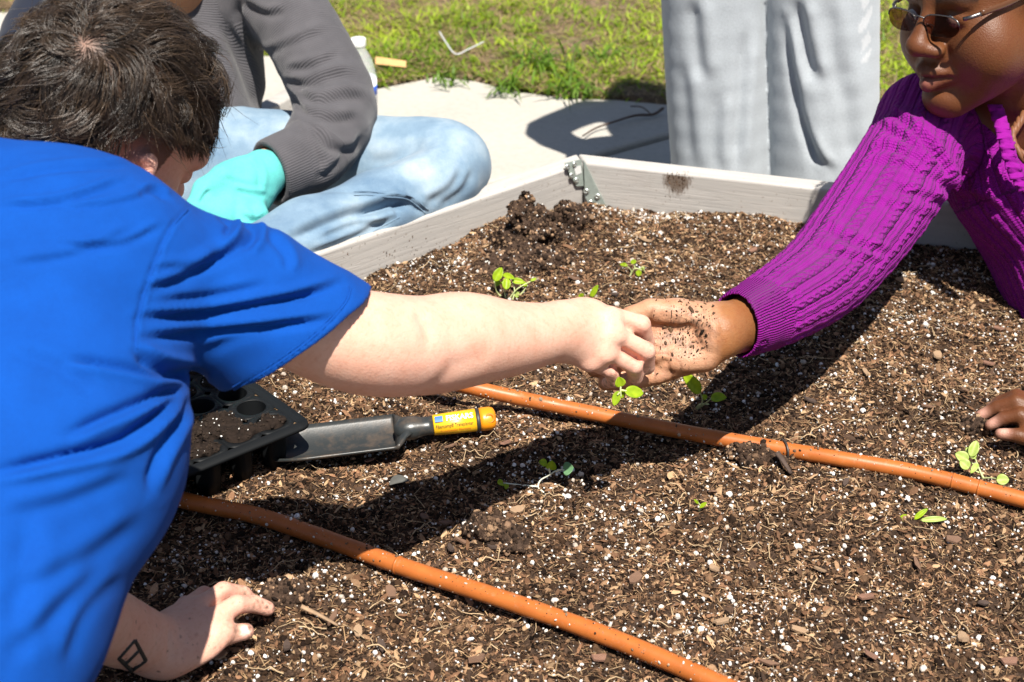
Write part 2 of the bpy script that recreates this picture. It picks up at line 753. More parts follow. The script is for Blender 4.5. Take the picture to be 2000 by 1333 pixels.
# ---------- boards of the raised bed
def mat_board(stain=None):
    t = NT('composite_board')
    v = t.mapping((6, 90, 90))
    g = t.noise(1.6, 5, .6, v, .6)
    g2 = t.noise(9, 3, .6, t.mapping((1, 12, 12)))
    col = t.ramp(g2, [(.3, (.39, .37, .345)), (.7, (.47, .445, .415))])
    dirt = t.noise(14, 6, .7)
    low = t.n('ShaderNodeSeparateXYZ'); t.link(t.pos(), low.inputs[0])
    zz = t.math('MULTIPLY_ADD', low.outputs['Z'], -9.0, .52)       # soil splashes near the soil line
    dm = t.ramp(t.math('MULTIPLY', t.ramp(dirt, [(.48, 0.), (.64, 1.)]), t.math('MAXIMUM', zz, .16)), [(.12, 0.), (.6, 1.)])
    col = t.mix(t.math('MULTIPLY', dm, .9), col, (.15, .10, .07))
    spk = t.ramp(t.noise(160, 2), [(.66, 0.), (.70, 1.)])
    col = t.mix(t.math('MULTIPLY', spk, .45), col, (.2, .15, .11))
    if stain is not None:
        sx, sz = stain
        dx = t.math('DIVIDE', t.math('SUBTRACT', low.outputs['X'], sx), .0195)
        dz = t.math('SUBTRACT', low.outputs['Z'], sz)
        up_m = t.math('DIVIDE', dz, t.math('MULTIPLY_ADD', t.math('LESS_THAN', dz, 0.0), .012, .013))
        rr_ = t.math('ADD', t.math('MULTIPLY', dx, dx), t.math('MULTIPLY', up_m, up_m))
        body_ = t.math('EXPONENT', t.math('MULTIPLY', rr_, -.55))
        stk = t.noise(1.0, 5, .75, t.mapping((330, 330, 70)))
        mm = t.ramp(t.math('MULTIPLY_ADD', stk, .85, t.math('MULTIPLY', body_, .62)), [(.70, 0.), (.84, 1.)])
        mm = t.math('MULTIPLY', mm, t.ramp(body_, [(.03, 0.), (.25, 1.)]))
        mm = t.math('MULTIPLY', mm, t.math('LESS_THAN', low.outputs['Z'], (BED_TOP - PAVE_Z) / 2 - .0045))
        col = t.mix(t.math('MULTIPLY', mm, .88), col, (.105, .068, .043))
    groove_ = t.ramp(t.noise(2.2, 3, .5, t.mapping((2.2, 60, 60)), .4), [(.45, 0.), (.5, 1.), (.55, 0.)])
    h = t.math('ADD', t.math('MULTIPLY', g, .5), t.math('MULTIPLY', groove_, -.5))
    return t.bsdf(col, .7, t.bump(h, .26, .0012))


M_board = mat_board()
_e = unit(hexv[1] - hexv[0]); _n = np.array([_e[1], -_e[0], 0.])
_r = ray(1322, 346); _a = np.array([hexv[0][0], hexv[0][1], 0.])
_q = _C + _r * (((_a - _C) @ _n) / (_r @ _n))
STAIN = (float((_q[:2] - (hexv[0] + hexv[1]) / 2) @ _e), float(_q[2] - (BED_TOP + PAVE_Z) / 2))
bed = empty('raised_bed', (hex_c[0], hex_c[1], PAVE_Z), 'hexagonal raised garden bed of pale grey composite boards full of soil', 'raised bed')
for i in range(6):
    a, b = hexv[i], hexv[(i + 1) % 6]
    e = unit(b - a); n = np.array([-e[1], e[0]])          # outwards
    mid = (a + b) / 2 + n * BT / 2
    L = SIDE + BT * 1.0 - .004
    mb = MB().box((0, 0, 0), L, BT, BED_TOP - PAVE_Z)
    # trim the ends to the 120 degree mitre
    for v in mb.V[0]:
        inner = v[1] < 0
        v[0] = math.copysign(SIDE / 2 - .0012 + (0 if inner else BT * math.tan(math.radians(30))), v[0])
    me = mb.mesh('board')
    o = bpy.data.objects.new('board', me)
    COL.objects.link(o)
    me.materials.append(M_board if i else mat_board(STAIN))
    bv = o.modifiers.new('bevel', 'BEVEL'); bv.width = .004; bv.segments = 3
    o.location = (mid[0] - hex_c[0], mid[1] - hex_c[1], (BED_TOP - PAVE_Z) / 2)
    o.rotation_euler = (0, 0, math.atan2(e[1], e[0]))
    o.parent = bed

# soil smear on the right board (dried mud, lies on the board as thin crumbs)
eR = unit(np.append(hexv[1] - hexv[0], 0)); nR = np.array([eR[1], -eR[0], 0])      # inwards normal of the right board
eL = unit(np.append(hexv[5] - hexv[0], 0)); nL = np.array([-eL[1], eL[0], 0])
A3 = np.array([hexv[0][0], hexv[0][1], 0])


def on_plane(px, py, n, off=0.0):
    r = ray(px, py)
    D = ((A3 + n * off - _C) @ n) / (r @ n)
    return _C + r * D


def mat_metal(name, col, rough, metal=1.0):
    t = NT(name)
    f = t.noise(90, 4)
    c = np.array(col)
    return t.bsdf(t.ramp(f, [(.3, tuple(c * .8)), (.7, tuple(np.minimum(c * 1.1, 1)))]), t.math('MULTIPLY_ADD', f, .25, rough - .12), None, Metallic=metal)


M_zinc = mat_metal('zinc_plate', (.40, .46, .42), .45, .35)
M_screw = mat_metal('screw_head', (.62, .66, .62), .34, .8)
M_sticker = simple_mat('white_sticker', (.75, .75, .73), .6)
plate = MB()


def leaf_plate(pts, n):
    """plate of 2.5 mm on a board face"""
    fr = [on_plane(x, y, n, .0040) for x, y in pts]
    bk = [on_plane(x, y, n, .0012) for x, y in pts]
    m = len(fr)
    V = fr + bk
    Fs = [tuple(range(m)), tuple(range(2 * m - 1, m - 1, -1))] + [(i, i + m, (i + 1) % m + m, (i + 1) % m) for i in range(m)]
    plate.add(V, Fs)


leaf_plate([(1102, 319), (1136, 311), (1138, 332), (1140, 364), (1126, 365), (1114, 343)], nL)
leaf_plate([(1139, 312), (1143, 318), (1162, 357), (1187, 408), (1186, 414), (1152, 406), (1142, 384), (1141, 350)], nR)
br = plate.build('corner_bracket', M_zinc, bed, smooth=False, bevel=.0007)
for (x, y, n) in ((1108, 326, nL), (1122, 321, nL), (1116, 343, nL), (1126, 352, nL), (1145, 374, nR), (1167, 384, nR), (1153, 396, nR), (1180, 407, nR)):
    c = on_plane(x, y, n, .0042)
    s = MB().lathe([(.0050, 0), (.0048, .0010), (.0037, .0020), (.0015, .0025), (.0013, .0015), (0, .0015)], c, n, 16)
    s.build('screw', M_screw, br)
st = MB()
f = [on_plane(x, y, nL, .0046) for x, y in ((1121, 327), (1134, 323), (1136, 338), (1125, 343))]
st.add(f, [(0, 1, 2, 3)])
st.build('sticker', M_sticker, br, smooth=False)

# ---------- pavement
def mat_concrete():
    t = NT('concrete')
    n1 = t.noise(5, 5, .6); n2 = t.noise(70, 5, .7); n3 = t.noise(420, 3)
    c = t.ramp(n1, [(.3, (.37, .35, .305)), (.7, (.44, .415, .37))])
    c = t.mix(.35, c, t.ramp(n2, [(.3, (.30, .28, .245)), (.6, (.45, .43, .385))]))
    c = t.mix(t.math('MULTIPLY', t.ramp(n3, [(.64, 0.), (.72, 1.)]), .35), c, (.25, .23, .20))
    return t.bsdf(c, .9, t.bump(t.math('ADD', n2, n3), .35, .0015))


M_conc = mat_concrete()
EDGE = [np.array([-4.0, 4.1])] + [G(x, y, PAVE_Z)[:2] for x, y in
        ((-60, 20), (60, 26), (300, 66), (520, 108), (640, 118), (740, 172), (850, 150), (930, 158), (1010, 178), (1110, 192), (1200, 194), (1310, 204), (1500, 222), (1720, 236), (1960, 260))] + [np.array([4.0, 2.3])]
EDGE = np.array(EDGE)
J0, J1 = G(1158, 306, PAVE_Z)[:2], G(1330, 258, PAVE_Z)[:2]
jd = unit(J1 - J0)
# far slab (left of the joint) and near slab (right of the joint)
pav = empty('pavement', (0, 2.2, PAVE_Z))
props(pav, 'pale concrete pavement round the raised bed', kind='structure')


def slab(poly, z1=PAVE_Z, z0=PAVE_Z - .08):
    m = len(poly)
    V = [(p[0], p[1], z1) for p in poly] + [(p[0], p[1], z0) for p in poly]
    Fs = [tuple(range(m)), tuple(range(2 * m - 1, m - 1, -1))] + [(i, i + m, (i + 1) % m + m, (i + 1) % m) for i in range(m)]
    o = MB().add(V, Fs).build('paving_slab', M_conc, pav, smooth=False, bevel=.006, segs=2)
    return o


jn = np.array([-jd[1], jd[0]])
Jfar = J1 + jd * 2.6
Jnear = J0 - jd * 3.2
hit = None
for a, b in zip(EDGE[:-1], EDGE[1:]):
    # where the joint line meets the grass edge
    Mx = np.column_stack([jd, a - b])
    if abs(np.linalg.det(Mx)) > 1e-9:
        s, t_ = np.linalg.solve(Mx, a - J0)
        if 0 <= t_ <= 1 and s > 0 and hit is None: hit = (J0 + jd * s, a, b)
kk = [i for i in range(len(EDGE) - 1) if np.allclose(EDGE[i], hit[1])][0]
g = jn * .013
slab([tuple(p) for p in list(EDGE[:kk + 1]) + [hit[0] + g, Jnear + g, np.array([-4.0, -2.5])]][::-1])
slab([tuple(p) for p in [hit[0] - g] + list(EDGE[kk + 1:]) + [np.array([4.0, -2.6]), np.array([-3.9, -2.6]), Jnear - g]][::-1])

# ---------- ground under and beyond
def mat_ground():
    t = NT('lawn_ground')
    n1 = t.noise(9, 6, .65); n2 = t.noise(160, 5, .7)
    c = t.ramp(n1, [(.3, (.055, .035, .022)), (.5, (.13, .09, .055)), (.68, (.10, .12, .03)), (.8, (.07, .12, .02))])
    c = t.mix(.6, c, t.ramp(n2, [(.3, (.05, .033, .02)), (.5, (.22, .155, .10)), (.75, (.46, .35, .24))]))
    return t.bsdf(c, .95, t.bump(n2, .9, .006))


M_ground = mat_ground()
gm = MB().add([(-80, -80, PAVE_Z - .085), (80, -80, PAVE_Z - .085), (80, 120, PAVE_Z - .085), (-80, 120, PAVE_Z - .085)], [(0, 1, 2, 3)])
props(gm.build('ground', M_ground), 'flat ground carrying the pavement and the lawn', kind='structure')
# lawn earth: a strip beyond the grass edge, level with the pavement, rough
xs = np.linspace(-4, 4, 220); ts = np.linspace(0, 1, 110) ** 1.35
ey = np.interp(xs, EDGE[:, 0], EDGE[:, 1])
LX = np.repeat(xs[:, None], 110, 1); LY = ey[:, None] + .004 + ts[None] * 6.0
pp = np.stack([LX.ravel(), LY.ravel(), np.zeros(LX.size)], 1)
LZ = (PAVE_Z + .004 + .022 * np.clip(ts * 12, 0, 1)[None] * (.4 + noise3(pp * 6).reshape(LX.shape)) + .006 * noise3(pp * 40).reshape(LX.shape))
LZ[:, 0] = PAVE_Z - .06
ii = np.arange(LX.size).reshape(LX.shape)
q = np.stack([ii[:-1, :-1], ii[1:, :-1], ii[1:, 1:], ii[:-1, 1:]], -1).reshape(-1, 4)
props(link('lawn_earth', np_mesh('lawn_earth', np.stack([LX.ravel(), LY.ravel(), LZ.ravel()], 1), q), M_ground),
      'patchy brown earth of the lawn beyond the pavement', kind='structure')


def lawn_z(x, y):
    e = np.interp(x, EDGE[:, 0], EDGE[:, 1])
    p = np.stack([x, y, 0 * x], 1)
    t = np.clip((y - e) / 6, 0, 1) ** (1 / 1.35)
    return PAVE_Z + .004 + .022 * np.clip(t * 12, 0, 1) * (.4 + noise3(p * 6)) + .006 * noise3(p * 40)


# ---------- grass blades
def mat_blade():
    t = NT('grass_blade')
    c = t.attr('tint', 'Color')
    b = t.bsdf(c, .5, None, Specular_IOR_Level=.35)
    tr = t.n('ShaderNodeBsdfTranslucent'); t.link(c, tr.inputs[0])
    ms = t.n('ShaderNodeMixShader'); ms.inputs[0].default_value = .4
    t.link(t.b.outputs[0], ms.inputs[1]); t.link(tr.outputs[0], ms.inputs[2]); t.link(ms.outputs[0], t.out.inputs[0])
    return b


M_blade = mat_blade()


def blades(base, heading, length, width, lean, curve, cols, segs=2):
    """tapered folded blades -> V, F, colours"""
    n = len(base)
    d = np.stack([np.cos(heading), np.sin(heading), np.zeros(n)], 1)
    sd = np.stack([-np.sin(heading), np.cos(heading), np.zeros(n)], 1)
    rows = []
    for s in range(segs + 1):
        t = s / segs
        ang = lean + curve * t
        c = base + (d * np.sin(ang)[:, None] + np.array([0, 0, 1.]) * np.cos(ang)[:, None]) * (length * t)[:, None]
        w = width * (1 - t ** 2.2) * .5 + 1e-5
        rows += [c - sd * w[:, None], c + sd * w[:, None]]
    V = np.stack(rows, 1).reshape(-1, 3)
    m = 2 * (segs + 1)
    o = (np.arange(n) * m)[:, None, None]
    Fq = np.array([[2 * s, 2 * s + 1, 2 * s + 3, 2 * s + 2] for s in range(segs)])[None]
    return V, (o + Fq).reshape(-1, 4), np.repeat(cols, m, 0)


def lawn_points(n, x0, x1, y1):
    x = rng.uniform(x0, x1, n); e = np.interp(x, EDGE[:, 0], EDGE[:, 1])
    y = e + .01 + (y1 - e) * rng.uniform(0, 1, n) ** 1.2
    return x, y


def green(n, x, y):
    k = np.clip(.5 + .9 * noise3(np.stack([x * 3, y * 3, 0 * x], 1)) + rng.normal(0, .22, n), 0, 1)[:, None]
    c = np.array([.12, .23, .010]) * (1 - k) + np.array([.47, .58, .040]) * k
    dead = rng.uniform(0, 1, n) < .16
    c[dead] = np.array([.36, .27, .13]) * rng.uniform(.6, 1.1, (dead.sum(), 1))
    return c


n = 118000
x, y = lawn_points(n, -1.75, 1.9, 4.35)
pn = np.stack([x, y, 0 * x], 1)
keep = (noise3(pn * 4.2 + 1.7) + .55 * noise3(pn * 13) + .08) * 1.0 > rng.uniform(-.30, .30, n)
x, y = x[keep], y[keep]; n = len(x)
base = np.stack([x, y, lawn_z(x, y) - .003], 1)
Vb, Fb, Cb = blades(base, rng.uniform(0, 6.283, n), rng.uniform(.018, .05, n), rng.uniform(.0034, .0066, n), rng.uniform(.55, 1.35, n), rng.uniform(.1, .7, n), green(n, x, y))
n = 52000                                                  # dead thatch lying flat
x, y = lawn_points(n, -1.75, 1.9, 4.35)
base = np.stack([x, y, lawn_z(x, y) + .004], 1)
tc = np.array([.48, .36, .22]) * rng.uniform(.35, 1.15, (n, 1)) * np.array([1, .95, .9])
Vt, Ft, Ct = blades(base, rng.uniform(0, 6.283, n), rng.uniform(.015, .05, n), rng.uniform(.0012, .003, n), rng.uniform(1.25, 1.6, n), rng.uniform(-.1, .2, n), tc)
lawn = link('grass', np_mesh('grass', np.vstack([Vb, Vt]), np.vstack([Fb, Ft + len(Vb)]), colors={'tint': np.vstack([Cb, Ct])}), M_blade, smooth=False)
props(lawn, 'patchy yellow green lawn grass with brown thatch beyond the pavement', kind='stuff')

# taller tufts of broad blades along the pavement's edge
for (px, py, hh, nbl, lab) in ((1060, 120, .13, 46, 'tall tuft of broad grass blades standing in the middle of the lawn edge'),
                               (1110, 170, .09, 30, 'low spreading tuft of broad blades drooping over the pavement edge'),
                               (985, 165, .07, 26, 'small bright green tuft of weeds on the bare earth at the pavement edge'),
                               (1165, 110, .09, 26, 'wide tuft of arching blades beside the grey sweatpants'),
                               (870, 150, .045, 24, 'small low weed with yellow green leaves at the pavement corner')):
    c = G(px, py, PAVE_Z + .02)
    n = nbl
    base = np.stack([c[0] + rng.normal(0, .02 + hh * .06, n), c[1] + rng.normal(0, .02 + hh * .06, n), np.full(n, PAVE_Z + .004)], 1)
    cols = np.array([.11, .20, .02]) * rng.uniform(.7, 1.5, (n, 1))
    V, Fq, C = blades(base, rng.uniform(0, 6.283, n), rng.uniform(.6, 1.2, n) * hh, rng.uniform(.004, .0075, n), rng.uniform(.05, .6, n), rng.uniform(.5, 1.5, n), cols, 6)
    o = link('grass_tuft', np_mesh('grass_tuft', V, Fq, colors={'tint': C}), M_blade)
    props(o, lab, 'grass tuft', 'taller tufts along the lawn edge')

# ================================================================== LOOSE MATTER IN THE BED
def mat_instance_tint(name, rough=.85, bump_s=0, spec=.2):
    t = NT(name)
    c = t.attr('tint', 'Color', 'INSTANCER')
    f = t.noise(3.0, 3)
    c = t.mix(.55, c, t.mix(1.0, c, t.ramp(f, [(.3, .45), (.7, 1.25)]), 'MULTIPLY'))
    return t.bsdf(c, rough, None, Specular_IOR_Level=spec)


def scatter(name, pts, scl, rot, tint, mat, kinds):
    me = bpy.data.meshes.new(name)
    me.vertices.add(len(pts))
    me.vertices.foreach_set('co', np.ascontiguousarray(pts, np.float32).ravel())
    for nm, a in (('scl', scl), ('rot', rot)):
        at = me.attributes.new(nm, 'FLOAT_VECTOR', 'POINT')
        at.data.foreach_set('vector', np.ascontiguousarray(a, np.float32).ravel())
    at = me.attributes.new('tint', 'FLOAT_COLOR', 'POINT')
    at.data.foreach_set('color', np.ascontiguousarray(np.hstack([tint, np.ones((len(tint), 1))]), np.float32).ravel())
    o = bpy.data.objects.new(name, me)
    COL.objects.link(o)
    me.materials.append(mat)
    g = bpy.data.node_groups.new(name, 'GeometryNodeTree')
    g.interface.new_socket('Geometry', in_out='INPUT', socket_type='NodeSocketGeometry')
    g.interface.new_socket('Geometry', in_out='OUTPUT', socket_type='NodeSocketGeometry')
    N, Lk = g.nodes, g.links
    gi, go = N.new('NodeGroupInput'), N.new('NodeGroupOutput')
    iop = N.new('GeometryNodeInstanceOnPoints')
    g2i = N.new('GeometryNodeGeometryToInstance')
    for k, (sub, amp, freq) in enumerate(kinds):
        ico = N.new('GeometryNodeMeshIcoSphere')
        ico.inputs['Subdivisions'].default_value = sub
        sp = N.new('GeometryNodeSetPosition')
        nz = N.new('ShaderNodeTexNoise')
        nz.noise_dimensions = '4D'
        nz.inputs['W'].default_value = 3.7 * k
        nz.inputs['Scale'].default_value = freq
        nz.inputs['Detail'].default_value = 1
        sb = N.new('ShaderNodeVectorMath'); sb.operation = 'SUBTRACT'; sb.inputs[1].default_value = (.5, .5, .5)
        sc = N.new('ShaderNodeVectorMath'); sc.operation = 'SCALE'; sc.inputs['Scale'].default_value = amp
        Lk.new(nz.outputs['Color'], sb.inputs[0]); Lk.new(sb.outputs[0], sc.inputs[0]); Lk.new(sc.outputs[0], sp.inputs['Offset'])
        Lk.new(ico.outputs[0], sp.inputs[0])
        sm = N.new('GeometryNodeSetMaterial'); sm.inputs['Material'].default_value = mat
        Lk.new(sp.outputs[0], sm.inputs[0])
        Lk.new(sm.outputs[0], g2i.inputs[0])
    Lk.new(gi.outputs[0], iop.inputs['Points'])
    Lk.new(g2i.outputs[0], iop.inputs['Instance'])
    iop.inputs['Pick Instance'].default_value = True
    for nm, sock in (('rot', 'Rotation'), ('scl', 'Scale')):
        na = N.new('GeometryNodeInputNamedAttribute'); na.data_type = 'FLOAT_VECTOR'
        na.inputs['Name'].default_value = nm
        Lk.new(na.outputs['Attribute'], iop.inputs[sock])
    Lk.new(iop.outputs[0], go.inputs[0])
    md = o.modifiers.new('scatter', 'NODES'); md.node_group = g
    return o


def bed_points(n):
    """points over the part of the bed that can be seen, with a margin"""
    x = rng.uniform(-.60, .98, n); y = rng.uniform(.84, 2.08, n)
    k = in_bed(x, y, .002) & (np.abs(x) < .18 + .42 * y + .05)
    return x[k], y[k]


def on_soil(x, y, lift=0.0):
    return np.stack([x, y, soil_h(x, y) + soil_fine(x, y) + lift], 1)


def rot_rand(n, tilt=None):
    r = rng.uniform(0, 6.283, (n, 3))
    if tilt is not None: r[:, :2] = rng.normal(0, tilt, (n, 2))
    return r


def pick(cols, n, jit=.18):
    c = np.array(cols)[rng.integers(0, len(cols), n)]
    return np.clip(c * rng.lognormal(0, jit, (n, 1)), 0, .95)


def damp(x, y):
    """moisture of the soil: dark damp patches among drier ones"""
    p = np.stack([x, y, 0 * x], 1)
    m = noise3(p * 8 + 11) + .7 * noise3(p * 21 + 5) + .3 * noise3(p * 55)
    return (1 - .58 * np.clip(m * 2.0 - .02, 0, 1))[:, None]


def clustered(x, y, f, bias, spread):
    p = np.stack([x, y, 0 * x], 1)
    return noise3(p * f + 31) + .6 * noise3(p * f * 3.1 + 7) + bias > rng.uniform(-spread, spread, len(x))


# dark peat crumbs
x, y = bed_points(150000)
n = len(x)
s = np.clip(rng.lognormal(math.log(.00125), .45, n), .0006, .0045)[:, None] * rng.uniform(.7, 1.3, (n, 3))
props(scatter('peat_crumbs', on_soil(x, y, .0006), s, rot_rand(n),
              pick([(.027, .016, .010), (.052, .029, .017), (.095, .054, .031), (.165, .096, .055), (.017, .010, .007)], n) * damp(x, y),
              mat_instance_tint('peat_crumb', .95, 0, .1), [(1, .9, 1.3), (1, .9, 1.7), (2, .9, 1.4)]),
      'fine dark peat crumbs covering the soil', kind='stuff')
# small bark flakes
x, y = bed_points(78000)
n = len(x)
L = np.clip(rng.lognormal(math.log(.0021), .5, n), .0009, .0085)
s = np.stack([L * rng.uniform(1, 1.3, n), L * rng.uniform(.25, .65, n), np.clip(L * .14, .0003, .0010)], 1)
props(scatter('bark_flakes', on_soil(x, y, .0016), s, rot_rand(n, .42),
              pick([(.22, .115, .062), (.14, .072, .038), (.32, .190, .105), (.23, .122, .067), (.070, .041, .026), (.44, .285, .16)], n) * damp(x, y) ** .8,
              mat_instance_tint('bark_flake', .85), [(1, .8, .9), (1, .9, 1.2), (1, 1.0, 1.5)]),
      'small brown bark flakes mixed into the soil surface', kind='stuff')
# thin fibres
x, y = bed_points(70000)
n = len(x)
L = np.clip(rng.lognormal(math.log(.0036), .5, n), .0016, .016)
w = rng.uniform(.0002, .0005, n)
s = np.stack([L, w, w], 1)
props(scatter('wood_fibres', on_soil(x, y, .0020), s, rot_rand(n, .35),
              pick([(.45, .29, .15), (.32, .19, .10), (.54, .37, .21), (.19, .11, .06), (.24, .135, .072)], n) * damp(x, y) ** .6,
              mat_instance_tint('wood_fibre', .8), [(1, .5, 1.1), (1, .8, 1.3)]),
      'thin tan wood fibres lying over the soil', kind='stuff')
# perlite
x, y = bed_points(52000)
k = clustered(x, y, 16, -.08, .62)
x, y = x[k], y[k]
pc = [G(px, py)[:2] for px, py in ((1165, 425), (1240, 425), (1300, 430), (860, 555), (1290, 700), (1050, 930), (1760, 620), (1870, 540), (1480, 1180), (1330, 1240), (1230, 1010))]
ex = np.concatenate([rng.normal(c[0], .035, 130) for c in pc]); ey_ = np.concatenate([rng.normal(c[1], .018, 130) for c in pc])
kk2 = in_bed(ex, ey_, .004)
x = np.concatenate([x, ex[kk2]]); y = np.concatenate([y, ey_[kk2]])
n = len(x)
r = np.clip(rng.lognormal(math.log(.00078), .52, n), .0004, .0036)
s = r[:, None] * rng.uniform(.75, 1.3, (n, 3))
props(scatter('perlite', on_soil(x, y, .0016), s, rot_rand(n), pick([(.76, .73, .69), (.64, .59, .53), (.80, .78, .75), (.48, .41, .34)], n, .08),
              mat_instance_tint('perlite_grain', .9), [(2, .9, 1.2), (2, .8, 1.8), (2, 1.1, 1.4)]),
      'white perlite grains sprinkled through the soil', kind='stuff')

# curved fine roots, one joined mass
rm = MB()
xs_, ys_ = bed_points(900)
for x0, y0 in zip(xs_[:420], ys_[:420]):
    m = 7
    a = rng.uniform(0, 6.28)
    L = rng.uniform(.012, .045)
    pts = []
    xx, yy = x0, y0
    for i in range(m):
        pts.append((xx, yy, 0)); a += rng.normal(0, .45)
        xx += math.cos(a) * L / m; yy += math.sin(a) * L / m
    pts = np.array(pts)
    if not in_bed(pts[:, 0], pts[:, 1], .004).all(): continue
    pts[:, 2] = soil_h(pts[:, 0], pts[:, 1]) + .0045 + np.abs(rng.normal(0, .003, m)) * np.sin(np.linspace(0, 3.1, m))
    rm.tube(pts, np.linspace(.0007, .0003, m) * rng.uniform(.6, 1.3), 4, cap=False)
M_root = simple_mat('root', (.46, .33, .19), .8, .3, 40)
props(rm.build('fine_roots', M_root), 'curling thin roots lying loose over the soil', kind='stuff')

# larger bark chips that can be picked out singly
M_chip = []
for nm, c in (('brown_bark', (.17, .095, .058)), ('red_bark', (.22, .115, .075)), ('pale_bark', (.32, .21, .125)), ('dark_bark', (.07, .045, .034))):
    M_chip.append(simple_mat(nm, c, .85, .35, 120, .5))


def chip_mesh(nm, L, W, T, seed):
    r = np.random.default_rng(seed)
    m = 9
    a = np.linspace(0, 2 * np.pi, m, endpoint=False)
    rad = r.uniform(.72, 1.1, m)
    top = np.stack([np.cos(a) * rad * L, np.sin(a) * rad * W, T * r.uniform(.6, 1.3, m) + .25 * W * np.cos(a) ** 2], 1)
    bot = top * [1.04, 1.04, 1] - [0, 0, 2 * T]
    c0 = np.array([[0, 0, T * 1.1 - .05 * W], [0, 0, -T - .05 * W]])
    V = np.vstack([top, bot, c0])
    Fs = []
    for i in range(m):
        j = (i + 1) % m
        Fs += [(i, j, 2 * m), (j + m, i + m, 2 * m + 1), (i + m, j + m, j, i)]
    return MB().add(V, Fs).mesh(nm)


chip_meshes = [chip_mesh('bark_chip', 1, w, .12, 50 + i) for i, w in enumerate((.62, .45, .75, .32, .55, .25))]
spot_scale = .85
spots = [(1240, 1135, .011), (960, 1085, .010), (1010, 1010, .0095), (1270, 845, .009), (985, 890, .010), (905, 1072, .011), (870, 1024, .009), (880, 1078, .010), (1395, 1110, .008),
         (1410, 1215, .012), (1170, 1290, .010), (650, 1210, .014), (765, 1165, .010), (745, 1262, .010), (700, 1240, .008), (1600, 1130, .009), (1690, 1180, .010),
         (1790, 1110, .011), (1860, 1060, .011), (1920, 1180, .009), (1880, 1250, .010), (1560, 1240, .011), (1700, 1290, .010), (1480, 1040, .009), (1390, 960, .009),
         (1650, 960, .008), (1830, 700, .011), (1690, 735, .011), (1930, 720, .010), (1810, 810, .009), (1880, 780, .008), (1580, 800, .010), (1260, 480, .012), (1350, 500, .010),
         (1470, 500, .010), (1580, 590, .010), (1120, 560, .010), (1200, 590, .009), (1010, 690, .01), (690, 900, .009), (720, 905, .008), (880, 890, .009), (830, 1010, .008), (1035, 855, .008),
         (1760, 550, .01), (1900, 600, .009), (1950, 650, .01), (1500, 1300, .012), (930, 1290, .011), (560, 1270, .010), (430, 1290, .009), (1990, 1100, .009), (1970, 1300, .011)]
for i, (px, py, L) in enumerate(spots):
    c = G(px, py, .004)
    if not in_bed(c[0], c[1], .01): continue
    o = bpy.data.objects.new('bark_chip', chip_meshes[i % 6].copy())
    COL.objects.link(o)
    o.data.materials.append(M_chip[(i * 7 + i // 3) % 4])
    o.location = (c[0], c[1], float(soil_h(np.array([c[0]]), np.array([c[1]]))[0]) + .0065)
    o.scale = (L * spot_scale,) * 3
    o.rotation_euler = (random.gauss(0, .22), random.gauss(0, .22), random.uniform(0, 6.28))
    props(o, 'loose flat chip of brown bark lying on the soil', 'bark chip', 'larger bark chips lying on the soil')

# woody splinters
for px, py, qx, qy, r_, lab in ((755, 545, 790, 580, .0026, 'short dark twig poking out of the soil at the foot of the left board'),
                                (885, 525, 915, 557, .0044, 'thick dark splinter of bark leaning in the soil beside the left board'),
                                (915, 515, 935, 480, .0012, 'thin tan splinter standing upright below the soil clods'),
                                (590, 1208, 660, 1222, .0028, 'long pale wood splinter lying flat right of the planted hand'),
                                (1130, 245, 1150, 238, 0, ''), (1515, 905, 1545, 925, .0042, 'dark stub of wood lying under the wire staple of the hose')):
    if not r_: continue
    a, b = G(px, py, .008), G(qx, qy, .004)
    m = MB().tube(catmull([a + [0, 0, .014], (a + b) / 2 + [0, 0, .008], b], 8), np.linspace(r_, r_ * .6, 8), 7, flat=.55)
    props(m.build('wood_splinter', M_chip[2] if r_ < .003 else M_chip[3]), lab, 'wood splinter')

# ---------- soil clods near the corner
def mat_clod():
    t = NT('clod')
    n2 = t.noise(150, 6, .75); n1 = t.noise(30, 4)
    c = t.ramp(n2, [(.3, (.018, .012, .009)), (.52, (.075, .048, .034)), (.75, (.19, .125, .085))])
    c = t.mix(t.ramp(n1, [(.4, 0.), (.7, .4)]), c, (.10, .06, .04))
    return t.bsdf(c, .95, t.bump(n2, 1.0, .006), Specular_IOR_Level=.1)


M_clod = mat_clod()


CLOD_PTS = []


def clod(blobs, lab, amp=.014, f=44, v=.0024):
    pr_ = [ell(c, r, None, .012) for c, r in blobs]
    pr_.append(Prim(lambda p: amp * fbm(p * f, 4, .6), pr_[0].c, 9, .0, 'g'))
    V, Fq = sdf_surface(pr_, v)
    o = link('soil_clod', np_mesh('soil_clod', V, Fq), M_clod)
    N = vnormals(V, Fq); k = (N @ np.array([0, -.4, .9]) > -.1) & (rng.uniform(0, 1, len(V)) < .30)
    CLOD_PTS.append(V[k])
    return props(o, lab, 'soil clod', 'clods of dug soil')


def gz(px, py, z):
    return G(px, py, z)


